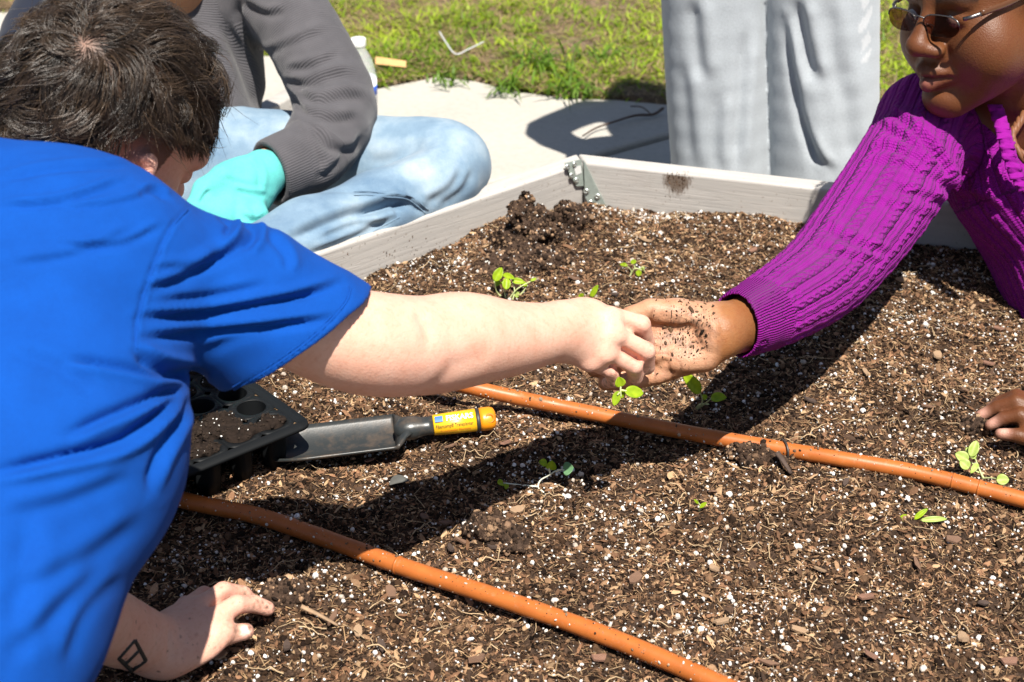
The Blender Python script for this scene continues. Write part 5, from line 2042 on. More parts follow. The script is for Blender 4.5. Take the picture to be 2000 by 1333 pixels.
PXw, PYw = px_of(Vw)
Nw = vnormals(Vw, Fw_)
hd = np.linalg.norm(Vw - PHW(1300, 665, 1.51), axis=1)
pal = np.clip((Nw @ pn - .05) * 2.2, 0, 1) * (hd < .115) * np.clip((1412 - PXw) / 26, 0, 1)
for ax_, rad in [(d[0], d[1]) for d in wdig[:4]]:
    pass
T = mixc(T, np.clip((1500 - PXw) / 90, 0, 1) * (hd < .16) * .75, np.array([.38, .165, .060]))
T = mixc(T, pal * .9, PALM)
T = mixc(T, pal * np.clip(noise3(Vw * 60) * 1.5, 0, 1) * .5, (.62, .34, .25))
cr = np.zeros(len(Vw))
for ln in ([(1262, 664), (1290, 660), (1318, 652)], [(1268, 676), (1300, 676), (1322, 668)], [(1266, 690), (1302, 690), (1328, 706), (1333, 722)], [(1308, 714), (1314, 738)], [(1278, 720), (1282, 746)], [(1276, 604), (1264, 634)]):
    cr = np.maximum(cr, np.exp(-(px_dist(PXw, PYw, ln)[0] / 2.2) ** 2))
T = mixc(T, cr * (hd < .11) * .65, (.14, .055, .025))
smg = np.exp(-(((PXw - 1345) / 58) ** 2 + ((PYw - 645) / 50) ** 2)) * (hd < .1)
T = mixc(T, smg * np.clip(fbm(Vw * 190, 4, .65) * 2.8 + .42, 0, .88), (.13, .076, .048))
for d in w2:
    T = mixc(T, near(Vw, P(*d[0][3]) + np.array([.002, -.003, .006]), .0075) * .95, (.62, .36, .28))
    for k in (1, 2): T = mixc(T, near(Vw, P(*d[0][k]), .009) * .5, (.075, .03, .015))
LW = locals_of(Vw, wc_, WR, WSC)
hdm = np.linalg.norm(Vw - wc_, axis=1) < .17
lipm = np.exp(-((LW[:, 2] + .071) / .0105) ** 2 - (LW[:, 0] / .020) ** 2) * (LW[:, 1] > .082) * hdm
T = mixc(T, lipm * .8, (.095, .032, .022))
lowl = np.exp(-((LW[:, 2] + .0775) / .005) ** 2 - (LW[:, 0] / .013) ** 2) * (LW[:, 1] > .085) * hdm
T = mixc(T, lowl * .6, (.36, .13, .105))
T = mixc(T, np.exp(-((LW[:, 2] + .0703) / .0016) ** 2 - (LW[:, 0] / .024) ** 2) * (LW[:, 1] > .08) * hdm * .9, (.03, .012, .010))
br_ = np.zeros(len(Vw))
for s in (-1, 1):
    br_ = np.maximum(br_, np.exp(-((LW[:, 2] - .030 + .25 * (np.abs(LW[:, 0]) - .034) ** 2 * 60) / .0045) ** 2) * (np.abs(LW[:, 0] - s * .034) < .020) * (LW[:, 1] > .06))
T = mixc(T, br_ * hdm * .85, (.015, .009, .007))
T = mixc(T, hdm * np.clip(fbm(LW * 45, 3), 0, 1) * .35, (.13, .05, .022))
T = mixc(T, hdm * (LW[:, 2] > .085) * (np.abs(LW[:, 2]) > 0), (.012, .009, .008))
M_skind = mat_skin('dark_skin', .48, .04, .36, .3)
wbody = link('body', np_mesh('body', Vw, Fw_, colors={'tint': T}), M_skind, woman)
# eyes
M_eye = simple_mat('eye', (.55, .50, .46), .2, 0)
M_iris = simple_mat('iris', (.02, .012, .008), .15, 0)
for s in (-1, 1):
    e_c = WW(s * .032, .0805, .002)
    eb = MB().lathe([(0.0001, -.012), (.008, -.009), (.0118, -.002), (.0118, .002), (.008, .009), (0.0001, .012)], e_c, unit(WR @ np.array([0, .9, -.4])), 16)
    eb.build('eyeball', M_eye, wbody)
# short dark hair
S, gi, r_ = hair_strands(2200, wc_, WR, lambda p: p[:, 2] > np.where(p[:, 1] > 0, .062 + .25 * p[:, 1], np.where(p[:, 1] > -.02, .02, -.06)), np.array([0, -.07, .09]), (.012, .022), (.002, .007), 300, .1, 5, .3, 5, 1.2, 1.0, .3, (.080, .099, .089))
link('hair', strand_mesh('hair', S, r_.uniform(.0003, .0005, len(S)), np.tile([.014, .010, .009], (len(S), 1)) * r_.lognormal(0, .3, (len(S), 1))), M_hair, woman)

# crumbs of soil resting on the palm
top = np.nonzero((Nw @ pn > .35) & (hd < .085) & (PXw > 1275) & (PXw < 1400))[0]
wts = smg[top] + .03
ch = rng.choice(top, 330, p=wts / wts.sum())
n = len(ch)
L = np.clip(rng.lognormal(math.log(.0006), .6, n), .0003, .0030)
s = np.stack([L * rng.uniform(1, 1.9, n), L * .7, L * .5], 1)
props(scatter('palm_crumbs', Vw[ch] + Nw[ch] * .0008, s, rot_rand(n), pick([(.06, .038, .026), (.11, .068, .042), (.18, .11, .065), (.03, .02, .015)], n),
              bpy.data.materials['peat_crumb'], [(1, .9, 1.3), (1, .9, 1.7)]), 'crumbs of damp soil and bark on the open palm', kind='stuff')

# ---------- sweater
SL = [P(1436, 638, 1.452), P(1520, 597, 1.520), P(1610, 535, 1.635), P(1690, 440, 1.735), P(1765, 330, 1.81), P(1805, 240, 1.87)]
SLR = [.0335, .0420, .0515, .0595, .0630, .058]
arm_dir0 = unit(SL[1] - SL[0])
sw_sl = [limb(SL, SLR, .01, 3, .004)]
q0, q1 = P(1398, 590, 1.475), P(1468, 688, 1.437)
c_third = -unit((q0 + q1) / 2 - _C) * .034 - arm_dir0 * -.024
cn = unit(np.cross(q1 - q0, c_third))
if cn @ arm_dir0 > 0: cn = -cn
sw_sl.append(plane_cut((q0 + q1) / 2, cn, k=.003))
swp = [chain([P(2010, 250, 1.95), P(2078, 330, 1.95), P(2260, 700, 1.90)], [.085, .138, .155], .03, .04), cone(P(1990, 255, 1.96), P(1808, 235, 1.88), .070, .060, .04),
       ell(P(1975, 330, 1.90), (.085, .10, .09), frame(x=_rt, z=_fw), .04), group(sw_sl, .022),
       cone(P(1380, 662, 1.425), P(1480, 618, 1.480), .0305, .0315, .003, m='s'),
       chain([P(2290, 400, 1.84), P(2330, 760, 1.60), P(2240, 830, 1.59)], [.075, .055, .040], .03)]
# open neckline
nk0, nk1, nk2 = P(1985, 120, 1.80), P(1996, 270, 1.79), P(2030, 420, 1.78)
swp += [chain([nk0, nk1, nk2], [.055, .042, .012], .008, .02, m='s'), cone(WW(0, -.04, -.05), P(2010, 260, 1.90), .065, .070, .01, m='s')]
Vp, Fp = sdf_surface(swp, .0030)
# knit coordinates: u round the limb or across the body, v along it
def chain_coords(V, pts, ref):
    best = np.full(len(V), 1e9); U = np.zeros(len(V)); W = np.zeros(len(V)); acc = 0
    for a, b in zip(pts[:-1], pts[1:]):
        ba = b - a; L = np.linalg.norm(ba); d_ = ba / L
        h = np.clip((V - a) @ d_ / L, 0, 1)
        q = V - a - h[:, None] * ba
        dd = np.linalg.norm(q, axis=1)
        n_ = unit(ref - d_ * (ref @ d_)); m_ = np.cross(d_, n_)
        ang = np.arctan2(q @ m_, q @ n_)
        k = dd < best
        best = np.where(k, dd, best); U = np.where(k, ang, U); W = np.where(k, acc + h * L, W)
        acc += L
    return best, U, W


SLd = list(catmull(SL, 31)); SLRd = catmull(np.column_stack([SLR] * 3), 31)[:, 0]
d1, a1, v1 = chain_coords(Vp, SLd, -_fw)
body_ax = [P(1990, 150, 1.93), P(2075, 350, 1.95), P(2190, 760, 1.88)]
d2, a2, v2 = chain_coords(Vp, body_ax, -_fw)
on_arm = (d1 - np.interp(v1, np.concatenate([[0], np.cumsum(np.linalg.norm(np.diff(np.array(SLd), axis=0), axis=1))]), SLRd) < d2 - .135) & (d1 < .085)
u = np.where(on_arm, a1 * .058, a2 * .14)
v = np.where(on_arm, v1, v2)
cuff = on_arm & (v1 < .052)
# cable pattern: columns 17 mm wide; odd columns are twisted cables, even ones ribs
Wc = .0165
ci_ = np.floor(u / Wc); x = (u / Wc - ci_) * 2 - 1
ph = v / .0145 + ci_ * .5
cable = np.maximum(np.exp(-((x - .42 * np.sin(ph * np.pi)) / .36) ** 2), np.exp(-((x + .42 * np.sin(ph * np.pi)) / .36) ** 2)) * (.75 + .25 * np.cos(ph * 2 * np.pi))
rib = .45 + .35 * np.cos(x * np.pi * 2)
hgt = np.where(ci_ % 2 == 0, cable, rib * .55) - .9 * np.exp(-((np.abs(x) - 1) / .13) ** 2)
hgt = np.where(cuff, .35 * np.cos(u / .0022 * np.pi * 2 / 2), hgt)
Np = vnormals(Vp, Fp)
Vp = Vp + Np * (hgt * np.where(cuff, 0, .0013))[:, None]
wfold = [([(1690, 300), (1740, 290), (1820, 330), (1870, 395)], 9, .004, .004), ([(1678, 330), (1740, 318), (1830, 352), (1866, 392)], 8, .003, .003),
         ([(1735, 215), (1790, 258), (1840, 320), (1862, 380)], 8, .006, .005), ([(1715, 245), (1750, 262), (1800, 300)], 8, .005, .005),
         ([(1865, 398), (1900, 330), (1930, 270)], 14, .004, .003), ([(1866, 402), (1905, 390), (1950, 420)], 12, .005, .004),
         ([(1600, 440), (1660, 470), (1740, 500)], 9, .0035, .0035), ([(1580, 475), (1650, 500), (1730, 520)], 8, .003, .003), ([(1650, 395), (1720, 400), (1830, 430)], 9, .002, .002),
         ([(1740, 370), (1790, 380), (1860, 408)], 9, .003, .003), ([(1556, 560), (1561, 610), (1556, 655)], 4, .002, .001), ([(1490, 615), (1530, 592)], 3, .0016, .0008)]
Vp = creases(Vp, Fp, wfold)
def mat_knit():
    t = NT('purple_knit')
    u, v = t.attr('u'), t.attr('v')
    M = t.math
    a = M('DIVIDE', u, Wc); ci = M('FLOOR', a)
    x = M('MULTIPLY_ADD', M('SUBTRACT', a, ci), 2.0, -1.0)
    par = M('FLOORED_MODULO', ci, 2.0)
    ph = M('MULTIPLY_ADD', v, math.pi / .0150, M('MULTIPLY', ci, math.pi / 2))
    sn = M('MULTIPLY', M('SINE', ph), .42); cs = M('MULTIPLY', M('COSINE', ph), .3)

    def bell(d, w):
        q = M('DIVIDE', d, w)
        return M('EXPONENT', M('MULTIPLY', M('MULTIPLY', q, q), -1.0))
    g1 = M('MULTIPLY', bell(M('SUBTRACT', x, sn), .34), M('ADD', 1.0, cs))
    g2 = M('MULTIPLY', bell(M('ADD', x, sn), .34), M('SUBTRACT', 1.0, cs))
    cable = M('MAXIMUM', g1, g2)
    rib = M('MULTIPLY_ADD', M('COSINE', M('MULTIPLY', x, 2 * math.pi)), .28, .42)
    h = M('ADD', M('MULTIPLY', cable, M('SUBTRACT', 1.0, par)), M('MULTIPLY', rib, par))
    h = M('SUBTRACT', h, M('MULTIPLY', bell(M('SUBTRACT', M('ABSOLUTE', x), 1.0), .15), .9))
    st = M('MULTIPLY', M('SINE', M('MULTIPLY_ADD', v, 2 * math.pi / .0034, M('MULTIPLY', M('ABSOLUTE', M('SINE', M('MULTIPLY', u, math.pi / .0030))), 2.2))), .16)
    cuffh = M('MULTIPLY_ADD', M('COSINE', M('MULTIPLY', u, 2 * math.pi / .0046)), .55, 0.0)
    cm_ = t.attr('cuff')
    h = M('ADD', M('MULTIPLY', h, M('SUBTRACT', 1.0, cm_)), M('MULTIPLY', cuffh, cm_))
    n2 = t.noise(900, 3, .7)
    h = M('ADD', M('ADD', h, st), M('MULTIPLY', n2, .25))
    f = t.noise(30, 4)
    c = t.ramp(f, [(.3, (.235, .0062, .225)), (.7, (.275, .0085, .262))])
    c = t.mix(.6, c, t.mix(1.0, c, t.ramp(n2, [(.3, .74), (.7, 1.08)]), 'MULTIPLY'))
    return t.bsdf(c, .88, t.bump(h, 1.0, .0030), Sheen_Weight=.04, Sheen_Roughness=.5, Specular_IOR_Level=.12)


M_knit = mat_knit()
sweater = link('sweater', np_mesh('sweater', Vp, Fp, attrs={'u': u, 'v': v, 'cuff': cuff.astype(float)}), M_knit, woman)
# gathered ruffle along the neckline
rp = catmull([P(1944, 205, 1.80), P(1958, 250, 1.775), P(1968, 290, 1.765), P(1982, 335, 1.765), P(2002, 372, 1.765)], 90)
tt = np.linspace(0, 1, 90)
out_ = unit(-_fw * .8 - _rt * .4)
V = []
for k in range(90):
    wv = math.sin(k * .62) * .0035 + math.sin(k * 1.7 + 1) * .0012
    for j in range(7):
        s_ = (j / 6 - .5) * 2
        V.append(rp[k] - _rt * .0095 * s_ + out_ * (.004 + wv * (abs(s_) ** .8) - .003 * s_ * s_) + _up * .002 * math.sin(k * .9) * s_)
Fs = [(i * 7 + j, i * 7 + j + 1, (i + 1) * 7 + j + 1, (i + 1) * 7 + j) for i in range(89) for j in range(6)]
ro = MB().add(V, Fs).build('ruffle', M_knit, sweater)
so = ro.modifiers.new('solid', 'SOLIDIFY'); so.thickness = .003
# twisted cord necklace
M_cord = simple_mat('brown_cord', (.17, .065, .025), .6, .3, 200)
nk = catmull([P(2040, 190, 1.84), P(2004, 222, 1.80), P(1984, 250, 1.785), P(1976, 268, 1.78), P(1990, 300, 1.775), P(2040, 330, 1.77)], 60)
nm = MB()
for k3 in range(3):
    a = np.linspace(0, 26, 60) + k3 * 2.094
    nm.tube(nk + .0042 * (np.cos(a)[:, None] * _up + np.sin(a)[:, None] * -_fw), .0036, 7)
neck = nm.build('necklace', M_cord)
props(neck, 'twisted brown cord necklace in the open neckline of the purple sweater', 'necklace')

# ---------- glasses
gl_ = empty('eyeglasses', WW(0, .112, .004), 'rimless tinted eyeglasses with brown temples on the face above the purple sweater', 'eyeglasses')
M_gm = mat_metal('gunmetal', (.16, .15, .15), .28, .9)
M_tem = NT('amber_temple').bsdf((.085, .032, .011), .2, None, Specular_IOR_Level=.6)
M_lens = NT('tinted_lens').bsdf((.30, .17, .15), .03, None, Transmission_Weight=1.0, IOR=1.12)
for s in (-1, 1):
    mb = MB(); V = []
    nseg = 28
    for side in (0, 1):
        for k in range(nseg):
            a = 2 * math.pi * k / nseg
            ex, ez = math.copysign(abs(math.cos(a)) ** .75, math.cos(a)) * .0260, math.copysign(abs(math.sin(a)) ** .8, math.sin(a)) * .0155
            if ez > 0: ez *= .72
            xx = s * .0325 + ex
            V.append(WW(xx, .1090 - .10 * (abs(xx) - .004) ** 1.6 * 6 - .0012 * side, ez + .001))
    Fs = [tuple(range(nseg)), tuple(range(2 * nseg - 1, nseg - 1, -1))] + [(k, (k + 1) % nseg, (k + 1) % nseg + nseg, k + nseg) for k in range(nseg)]
    mb.add(V, Fs).build('lens', M_lens, gl_, smooth=False)
    up_rim = [V[k] for k in range(0, nseg // 2 + 1)]
    MB().tube(np.array(up_rim), .0010, 6).build('rim', M_gm, gl_)
    h_ = WW(s * .0600, .0880, .0085); e_ = WW(s * .0790, -.010, .020); e2 = WW(s * .079, -.035, -.005)
    MB().tube(catmull([WW(s * .0565, .0945, .0075), WW(s * .0640, .0900, .0095), WW(s * .0690, .0780, .0115)], 10), .0019, 8, flat=1.3).build('hinge', M_gm, gl_)
    MB().tube(catmull([WW(s * .0685, .0790, .0115), WW(s * .0740, .045, .0145), e_, e2], 20), np.linspace(.0023, .0030, 20), 8, flat=1.6, flat_dir=WR[:, 2]).build('temple', M_tem, gl_)
    MB().tube(catmull([WW(s * .010, .1075, -.001), WW(s * .012, .1000, -.004), WW(s * .0125, .0965, -.010)], 8), .0008, 6).build('nose_pad', M_gm, gl_)
MB().tube(catmull([WW(-.0085, .1085, .006), WW(0, .1125, .009), WW(.0085, .1085, .006)], 12), .0012, 8).build('bridge', M_gm, gl_)
# two fallen seedlings being set down between the hands
seedling('seedling with three bright leaves dangling under the pinching fingers of the pale hand',
         [[(1214, 742, .175), (1212, 760, .168), (1213, 776, .160)], [(1212, 762, .166), (1224, 764, .165)], [(1212, 765, .165), (1206, 772, .162)]],
         [(1212, 756, .170, 1208, 737, .180, .0105), (1220, 765, .165, 1257, 768, .160, .0125), (1208, 764, .165, 1199, 793, .152, .008), (1212, 764, .163, 1216, 778, .156, .0065)])

# ================================================================== PERSON 3: seated man in the charcoal sweatshirt
TAN = np.array([.52, .26, .13])
mc_ = P(318, -120, 2.16)
m_head, MW, MR = head_prims(mc_, V3(-.25, -.75, .6), V3(.05, .70, .72), 1.0)
m_sh, m_el, m_wr = P(548, -5, 2.20), P(655, 215, 2.13), P(515, 332, 2.005)
man = empty('person', (*P(450, 420, 2.2)[:2], PAVE_Z), 'seated person in charcoal grey sweatshirt and pale blue jeans wearing a teal glove', 'person')
mb_ = list(m_head) + [cone(MW(0, -.03, -.06), P(365, 40, 2.30), .056, .062, .03),
                      chain([P(365, 40, 2.30), P(350, 180, 2.28), P(360, 380, 2.26)], [.09, .10, .10], .04, .03), cone(P(365, 40, 2.32), m_sh, .04, .018, .02),
                      chain([m_sh, m_el, m_wr, P(490, 352, 1.992)], [.018, .024, .024, .025], .02, .01),
                      limb([P(300, -10, 2.33), P(120, 10, 2.28), P(65, 150, 2.16), P(190, 300, 2.06), P(260, 345, 2.0)], [.05, .034, .030, .028, .026], .03)]
Vm, Fm = sdf_surface(mb_, .0045)
T = np.tile(TAN, (len(Vm), 1))
link('body', np_mesh('body', Vm, Fm, colors={'tint': T}), mat_skin('tan_skin', .5, .08, .35), man)

# sweatshirt
U_ = [m_sh, P(612, 105, 2.17), m_el]
A1 = [P(610, 300, 2.065), P(566, 322, 2.035), P(524, 341, 2.008)]
ud = unit(m_wr - m_el)
slv = [limb(U_ + A1, [.060, .0600, .0615, .0520, .0475, .0465], .01, 3, .006)]
ca, cb = P(497, 288, 2.02), P(556, 396, 2.005)
cth = -unit((ca + cb) / 2 - _C) * .046 - ud * .024
cn = unit(np.cross(cb - ca, cth))
if cn @ ud < 0: cn = -cn
slv.append(plane_cut((ca + cb) / 2, cn, k=.003))
ms = [chain([P(335, -20, 2.34), P(325, 120, 2.32), P(345, 265, 2.27)], [.135, .145, .135], .03, .05), plane_cut(P(380, 300, 2.13), unit(-_up + .25 * _rt), k=.006), cone(P(380, -30, 2.30), P(545, 0, 2.21), .075, .060, .05),
      group(slv, .014), chain([P(480, 360, 1.985), P(555, 328, 2.03)], [.040, .038], .003, m='s'),
      cone(MW(0, -.03, -.05), P(365, 30, 2.30), .066, .070, .01, m='s')]
Vg, Fg = sdf_surface(ms, .0034)
gf = [([(436, 40), (468, 110), (500, 190), (508, 225)], 12, .010, .006), ([(466, 0), (464, 30), (486, 72), (512, 118)], 9, .010, .004),
      ([(552, 160), (600, 168), (650, 150), (690, 150)], 10, .006, .006), ([(575, 185), (620, 200), (670, 190), (715, 195)], 10, .007, .006), ([(560, 140), (610, 130), (660, 110)], 9, .005, .004),
      ([(590, 215), (640, 235), (700, 232)], 10, .006, .005), ([(600, 240), (650, 290), (690, 292), (712, 262)], 10, .007, .005), ([(575, 235), (602, 268), (626, 312), (622, 345)], 5, .0035, .002),
      ([(470, 5), (520, 30), (560, 20)], 9, .005, .004), ([(520, 110), (560, 90), (640, 60)], 9, .003, .003), ([(380, 60), (430, 150), (440, 250)], 16, .006, .004),
      ([(555, 175), (580, 205), (600, 225)], 8, .006, .004), ([(620, 350), (650, 330), (680, 300)], 8, .004, .003)]
Vg = creases(Vg, Fg, gf)
du, au, vu = chain_coords(Vg, U_ + A1, -_fw)
dt_, at_, vt_ = chain_coords(Vg, [P(335, -120, 2.34), P(325, 120, 2.32), P(345, 320, 2.27)], -_fw)
arm_ = du - .06 < dt_ - .14
uu = np.where(arm_, au * .055, at_ * .14); vv = np.where(arm_, vu, vt_)
cuffm = (np.linalg.norm(Vg - P(548, 335, 2.02), axis=1) < .085) & arm_ & (vu > vu[arm_].max() - .075)


def mat_waffle():
    t = NT('charcoal_waffle')
    f = t.noise(28, 5)
    c = t.ramp(f, [(.3, (.074, .071, .078)), (.7, (.095, .091, .099))])
    w = t.n('ShaderNodeCombineXYZ'); t.link(t.attr('u'), w.inputs[0]); t.link(t.attr('v'), w.inputs[1])
    ws = t.n('ShaderNodeTexWave', wave_type='BANDS', bands_direction='Y'); ws.inputs['Scale'].default_value = 88; ws.inputs['Distortion'].default_value = 3.0; ws.inputs['Detail'].default_value = 2; ws.inputs['Detail Scale'].default_value = .35
    t.link(w.outputs[0], ws.inputs['Vector'])
    wc2 = t.n('ShaderNodeTexWave', wave_type='BANDS', bands_direction='X'); wc2.inputs['Scale'].default_value = 75; wc2.inputs['Distortion'].default_value = .4
    t.link(w.outputs[0], wc2.inputs['Vector'])
    h = t.mix(t.attr('cuff'), ws.outputs['Fac'], wc2.outputs['Fac'])
    n2 = t.noise(800, 2)
    c = t.mix(.3, c, t.mix(1.0, c, t.ramp(h, [(.1, .62), (.6, 1.08)]), 'MULTIPLY'))
    return t.bsdf(c, .9, t.bump(t.math('ADD', h, t.math('MULTIPLY', n2, 1.0)), .5, .0017), Sheen_Weight=.15, Specular_IOR_Level=.15)


M_waf = mat_waffle()
gs = link('sweatshirt', np_mesh('sweatshirt', Vg, Fg, attrs={'u': uu, 'v': vv, 'cuff': cuffm.astype(float)}), M_waf, man)
# the far sleeve, navy
M_navy = mat_cloth('navy_cloth', (.012, .016, .030), None, .9, .1)
Vn, Fn = sdf_surface([limb([P(260, -60, 2.34), P(120, 10, 2.28), P(65, 150, 2.16), P(190, 300, 2.06)], [.075, .060, .056, .046], .02)], .006)
link('navy_sleeve', np_mesh('navy_sleeve', Vn, Fn), M_navy, man)['label'] = 'dark navy sleeve on the far arm'

# teal work glove
gp = [ell(P(462, 378, 1.975), (.055, .048, .030), frame(x=unit(P(420, 410, 1.96) - P(520, 335, 2.0)), z=-_fw), .02),
      chain([P(514, 340, 1.997), P(494, 354, 1.988), P(470, 372, 1.98)], [.0345, .0345, .036], .012, .006),
      chain([P(435, 350, 1.955), P(400, 372, 1.935), P(384, 405, 1.925), P(376, 440, 1.925)], [.0185, .0165, .0150, .0130], .008, .003),
      chain([P(425, 380, 1.95), P(408, 412, 1.93), P(410, 455, 1.93), P(428, 480, 1.94)], [.0175, .0165, .0150, .0135], .006, .003),
      chain([P(448, 392, 1.95), P(440, 425, 1.93), P(446, 462, 1.93), P(464, 482, 1.945)], [.0175, .0165, .0150, .0135], .006, .003),
      chain([P(472, 398, 1.955), P(475, 428, 1.94), P(480, 456, 1.94), P(492, 474, 1.955)], [.0170, .0160, .0145, .0130], .006, .003),
      chain([P(496, 398, 1.96), P(505, 422, 1.95), P(507, 444, 1.95), P(512, 456, 1.96)], [.0150, .0140, .0130, .0115], .006, .003),
      Prim(lambda p: .0016 * noise3(p * 55), P(460, 380, 1.97), 1, 0, 'g')]
Vt_, Ft_ = sdf_surface(gp, .0026)
Vt_ = creases(Vt_, Ft_, [([(488, 305), (506, 335), (506, 372)], 6, .0025, .002), ([(455, 372), (490, 380), (520, 384)], 6, .004, .004), ([(470, 420), (500, 432), (520, 420)], 6, .003, .003), ([(390, 398), (402, 380), (412, 372)], 5, .004, .002), ([(430, 345), (470, 360), (500, 372)], 7, .002, .002)])
link('glove', np_mesh('glove', Vt_, Ft_), mat_cloth('teal_knit', (.10, .46, .44), (.12, .53, .50), .85, .05, 500, .8, .10), man)

# jeans: near leg folded, far leg behind
jn_ = [chain([P(430, 330, 2.22), P(640, 322, 2.22), P(860, 322, 2.14)], [.098, .080, .070], .02, .02), ell(P(880, 322, 2.12), (.060, .052, .056), frame(x=_rt, z=_fw), .02),
       chain([P(872, 348, 2.09), P(740, 412, 2.03), P(600, 462, 1.955), P(520, 500, 1.91)], [.052, .054, .050, .048], .012, .02),
       chain([P(440, 330, 2.25), P(300, 400, 2.2), P(180, 400, 2.05), P(150, 440, 1.95)], [.095, .08, .07, .07], .02, .02),
       ell(P(400, 340, 2.30), (.16, .12, .09), None, .04), Prim(lambda p: .0022 * noise3(p * 24), P(600, 400, 2.1), 3, 0, 'g')]
Vj, Fj = sdf_surface(jn_, .0034)
jf = [([(545, 378), (640, 372), (750, 375), (800, 380), (838, 408)], 4, .0030, -.0012), ([(748, 392), (790, 395), (830, 415)], 8, .006, .005), ([(700, 420), (760, 402), (800, 405)], 9, .007, .005),
      ([(560, 470), (660, 430), (740, 405), (800, 392)], 12, .009, .005), ([(830, 400), (880, 370), (905, 330)], 10, .004, .004), ([(860, 405), (905, 372), (925, 330)], 9, .004, .003),
      ([(720, 320), (780, 305), (830, 270)], 12, .003, .002), ([(760, 345), (830, 330), (880, 290)], 10, .003, .002), ([(620, 470), (700, 440), (760, 440)], 9, .005, .004),
      ([(600, 500), (700, 460), (780, 420)], 8, .004, .004), ([(780, 425), (775, 405), (800, 385)], 5, .003, .002), ([(630, 280), (700, 270), (780, 255)], 14, .002, .002)]
Vj = creases(Vj, Fj, jf)


def mat_denim():
    t = NT('light_denim')
    f = t.noise(11, 5, .6); n2 = t.noise(600, 3, .7)
    c = t.ramp(f, [(.25, (.085, .155, .245)), (.5, (.185, .275, .365)), (.75, (.36, .44, .50))])
    tw_ = t.n('ShaderNodeTexWave', wave_type='BANDS', bands_direction='DIAGONAL'); tw_.inputs['Scale'].default_value = 180; tw_.inputs['Distortion'].default_value = 1.2
    t.link(t.pos(), tw_.inputs['Vector'])
    c = t.mix(.45, c, t.mix(1.0, c, t.ramp(n2, [(.3, .75), (.7, 1.1)]), 'MULTIPLY'))
    return t.bsdf(c, .85, t.bump(t.math('ADD', n2, tw_.outputs['Fac']), .3, .001), Sheen_Weight=.1, Specular_IOR_Level=.2)


M_den = mat_denim()
jeans = link('jeans', np_mesh('jeans', Vj, Fj), M_den, man)
# stitched side seam pressed on the cloth
M_st = simple_mat('seam_thread', (.62, .68, .74), .8, .2, 200)
for pxs in ([(690, 374), (720, 374), (750, 378), (800, 383), (838, 412)], [(690, 381), (720, 381), (748, 385), (796, 390), (832, 418)], [(640, 486), (700, 468), (740, 446), (782, 424)], [(612, 507), (650, 497), (665, 490)]):
    pth = drape_px(Vj, pxs, 60, -.0002)
    if len(pth) > 8: MB().tube(pth, .0010, 6).build('seam', M_den, jeans)

# ================================================================== PERSON 4: standing, only the sweatpants in view
stand = empty('person', (.42, 2.27, PAVE_Z), 'standing person seen from the knees down in baggy heather grey sweatpants', 'person')
LY = 2.27


def wx(px, z):
    """x at depth LY of a point seen at column px and height z"""
    D = LY * _fw[1] + (z - CAM_H) * _fw[2]
    return (px - 1000) / FPX * D


zs_ = [-.10, .0, .12, .24, .40, .60]
lA = [np.array([wx(a, z), LY, z]) for a, z in zip((1412, 1408, 1402, 1397, 1396, 1400), zs_)]
lB = [np.array([wx(b, z), LY - .015, z]) for b, z in zip((1599, 1599, 1599, 1597, 1591, 1570), zs_)]
rA = [.0835, .0838, .0838, .0838, .090, .105]; rB = [.0920, .0925, .0925, .0925, .096, .108]
pants = [limb(lA, rA, .01, 3, .002), limb(lB, rB, .007, 3, .002), ell((.45, LY + .01, .66), (.15, .11, .12), None, .04),
         Prim(lambda p: .0070 * noise3(p * np.array([11, 11, .9])), (.42, LY, .3), 3, 0, 'g')]
Vq, Fq_ = sdf_surface(pants, .0048)
pf = [([(1530, 40), (1545, 130), (1562, 230), (1590, 300), (1625, 335)], 10, .008, .007), ([(1455, 60), (1448, 180), (1436, 335)], 12, .007, .005),
      ([(1352, 0), (1360, 90), (1368, 160)], 16, .007, .005), ([(1555, 0), (1572, 90), (1590, 160)], 14, .009, .006), ([(1330, 120), (1340, 220), (1350, 330)], 14, .004, .003),
      ([(1560, 150), (1580, 260), (1592, 345)], 14, .005, .004), ([(1650, 100), (1655, 220), (1668, 330)], 18, .005, .004), ([(1402, 180), (1396, 270), (1400, 340)], 14, .004, .003), ([(1620, 0), (1628, 100), (1640, 200)], 16, .004, .003)]
Vq = creases(Vq, Fq_, pf)
PXq, PYq = px_of(Vq)
Tq = np.tile([.40, .435, .465], (len(Vq), 1))
fr_ = (Vq[:, 1] < LY + .02)
pr1 = fr_ & (PXq > 1676) & (PXq < 1712) & (PYq < 122) & (np.sin(PYq * .16 + PXq * .22) > -.45) & (np.abs(PXq - 1690 - 4 * np.sin(PYq * .09)) < 10)
Tq = mixc(Tq, pr1 * .45, (.66, .67, .68))


def mat_heather():
    t = NT('heather_grey')
    c = t.attr('tint', 'Color')
    n1 = t.noise(520, 3, .75, t.mapping((.7, 1.0, .8)))
    c = t.mix(.75, c, t.mix(1.0, c, t.ramp(n1, [(.32, .84), (.5, 1.0), (.7, 1.12)]), 'MULTIPLY'))
    return t.bsdf(c, .95, t.bump(n1, .3, .0015), Sheen_Weight=.15, Specular_IOR_Level=.1)


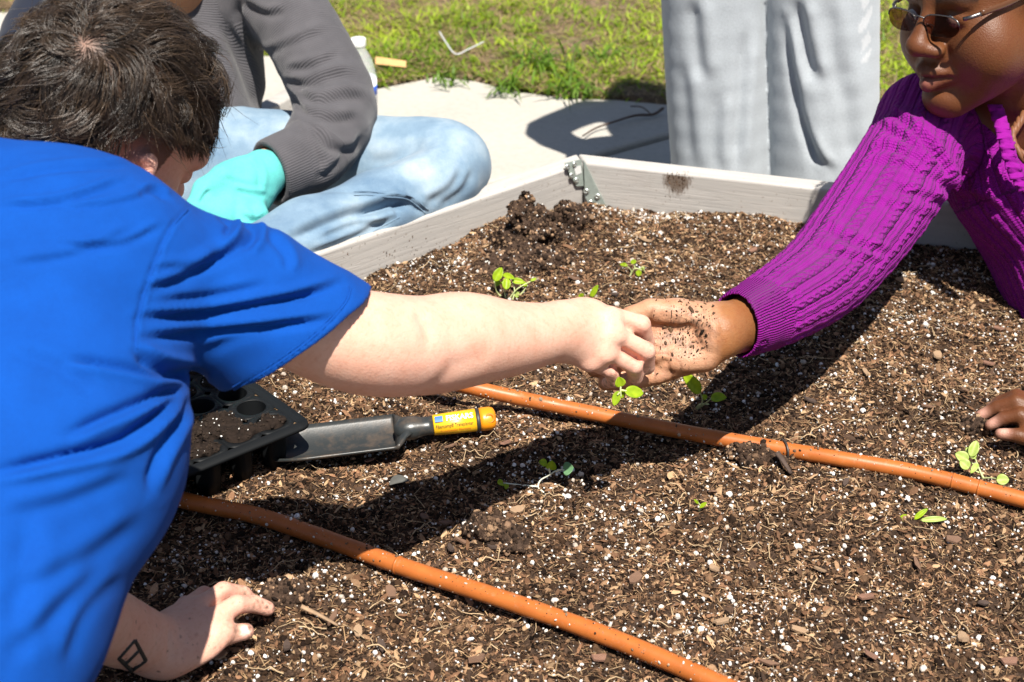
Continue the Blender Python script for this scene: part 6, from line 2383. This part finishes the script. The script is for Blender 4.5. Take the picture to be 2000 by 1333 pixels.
link('sweatpants', np_mesh('sweatpants', Vq, Fq_, colors={'tint': Tq}), mat_heather(), stand)
hx0 = wx(1480, .8)
hx0 = .47
up_b = [chain([(hx0 - .02, LY, .62), (hx0, LY, .90), (hx0, LY + .01, 1.10)], [.12, .115, .12], .03, .04, flat=(0, 1, 0), s=.72),
        limb([(hx0 - .13, LY, 1.15), (.190, LY + .03, .80), (.335, LY - .05, .53)], [.050, .042, .034], .02),
        limb([(hx0 + .13, LY, 1.12), (hx0 + .26, LY + .04, .86), (hx0 + .24, LY - .02, .62)], [.050, .042, .034], .02),
        cone((hx0, LY, 1.12), (hx0, LY - .01, 1.24), .056, .050, .03), ell((hx0, LY - .02, 1.33), (.076, .095, .115), None, .02)]
Vx, Fx = sdf_surface(up_b, .010)
Tx = np.tile(TAN, (len(Vx), 1))
link('body', np_mesh('body', Vx, Fx, colors={'tint': Tx}), bpy.data.materials['tan_skin'], stand)
top_ = [chain([(hx0 - .02, LY, .66), (hx0, LY, .90), (hx0, LY + .01, 1.10)], [.132, .125, .132], .03, .04, flat=(0, 1, 0), s=.74),
        limb([(hx0 - .13, LY, 1.16), (.195, LY + .03, .80), (.31, LY - .03, .58)], [.054, .046, .042], .02),
        limb([(hx0 + .13, LY, 1.12), (hx0 + .26, LY + .04, .86), (hx0 + .25, LY, .70)], [.060, .052, .046], .02)]
Vx, Fx = sdf_surface(top_, .010)
link('shirt', np_mesh('shirt', Vx, Fx), M_navy, stand)
M_shoe = simple_mat('dark_shoe', (.03, .03, .035), .6, .2)
for lx, ddx in ((lA[0][0], -.03), (lB[0][0], .03)):
    V, Fq = sdf_surface([ell((lx + ddx, LY - .03, PAVE_Z + .034), (.044, .125, .034), None, .02), ell((lx + ddx, LY + .04, PAVE_Z + .055), (.040, .055, .05), None, .03),
                         plane_cut((lx, LY, PAVE_Z + .002), (0, 0, -1))], .005)
    link('shoe', np_mesh('shoe', V, Fq), M_shoe, stand)

# ---------- the second raised bed behind the seated person
b2 = empty('raised_bed', (*G(540, 250, PAVE_Z)[:2], PAVE_Z), 'edge of another grey raised bed behind the charcoal sweatshirt', 'raised bed')
e0, e1 = G(430, 268, .05), G(640, 150, .05)
d2_ = unit(np.array([e1[0] - e0[0], e1[1] - e0[1], 0])); n2_ = np.array([-d2_[1], d2_[0], 0])
L2_ = .95
for k, (oo, dd) in enumerate(((e0, d2_),)):
    c = oo + dd * (.12) + n2_ * .018
    MB().box((c[0], c[1], (PAVE_Z + .05) / 2), .62, BT, .05 - PAVE_Z, dd, n2_).build('board', M_board, b2, bevel=.004)
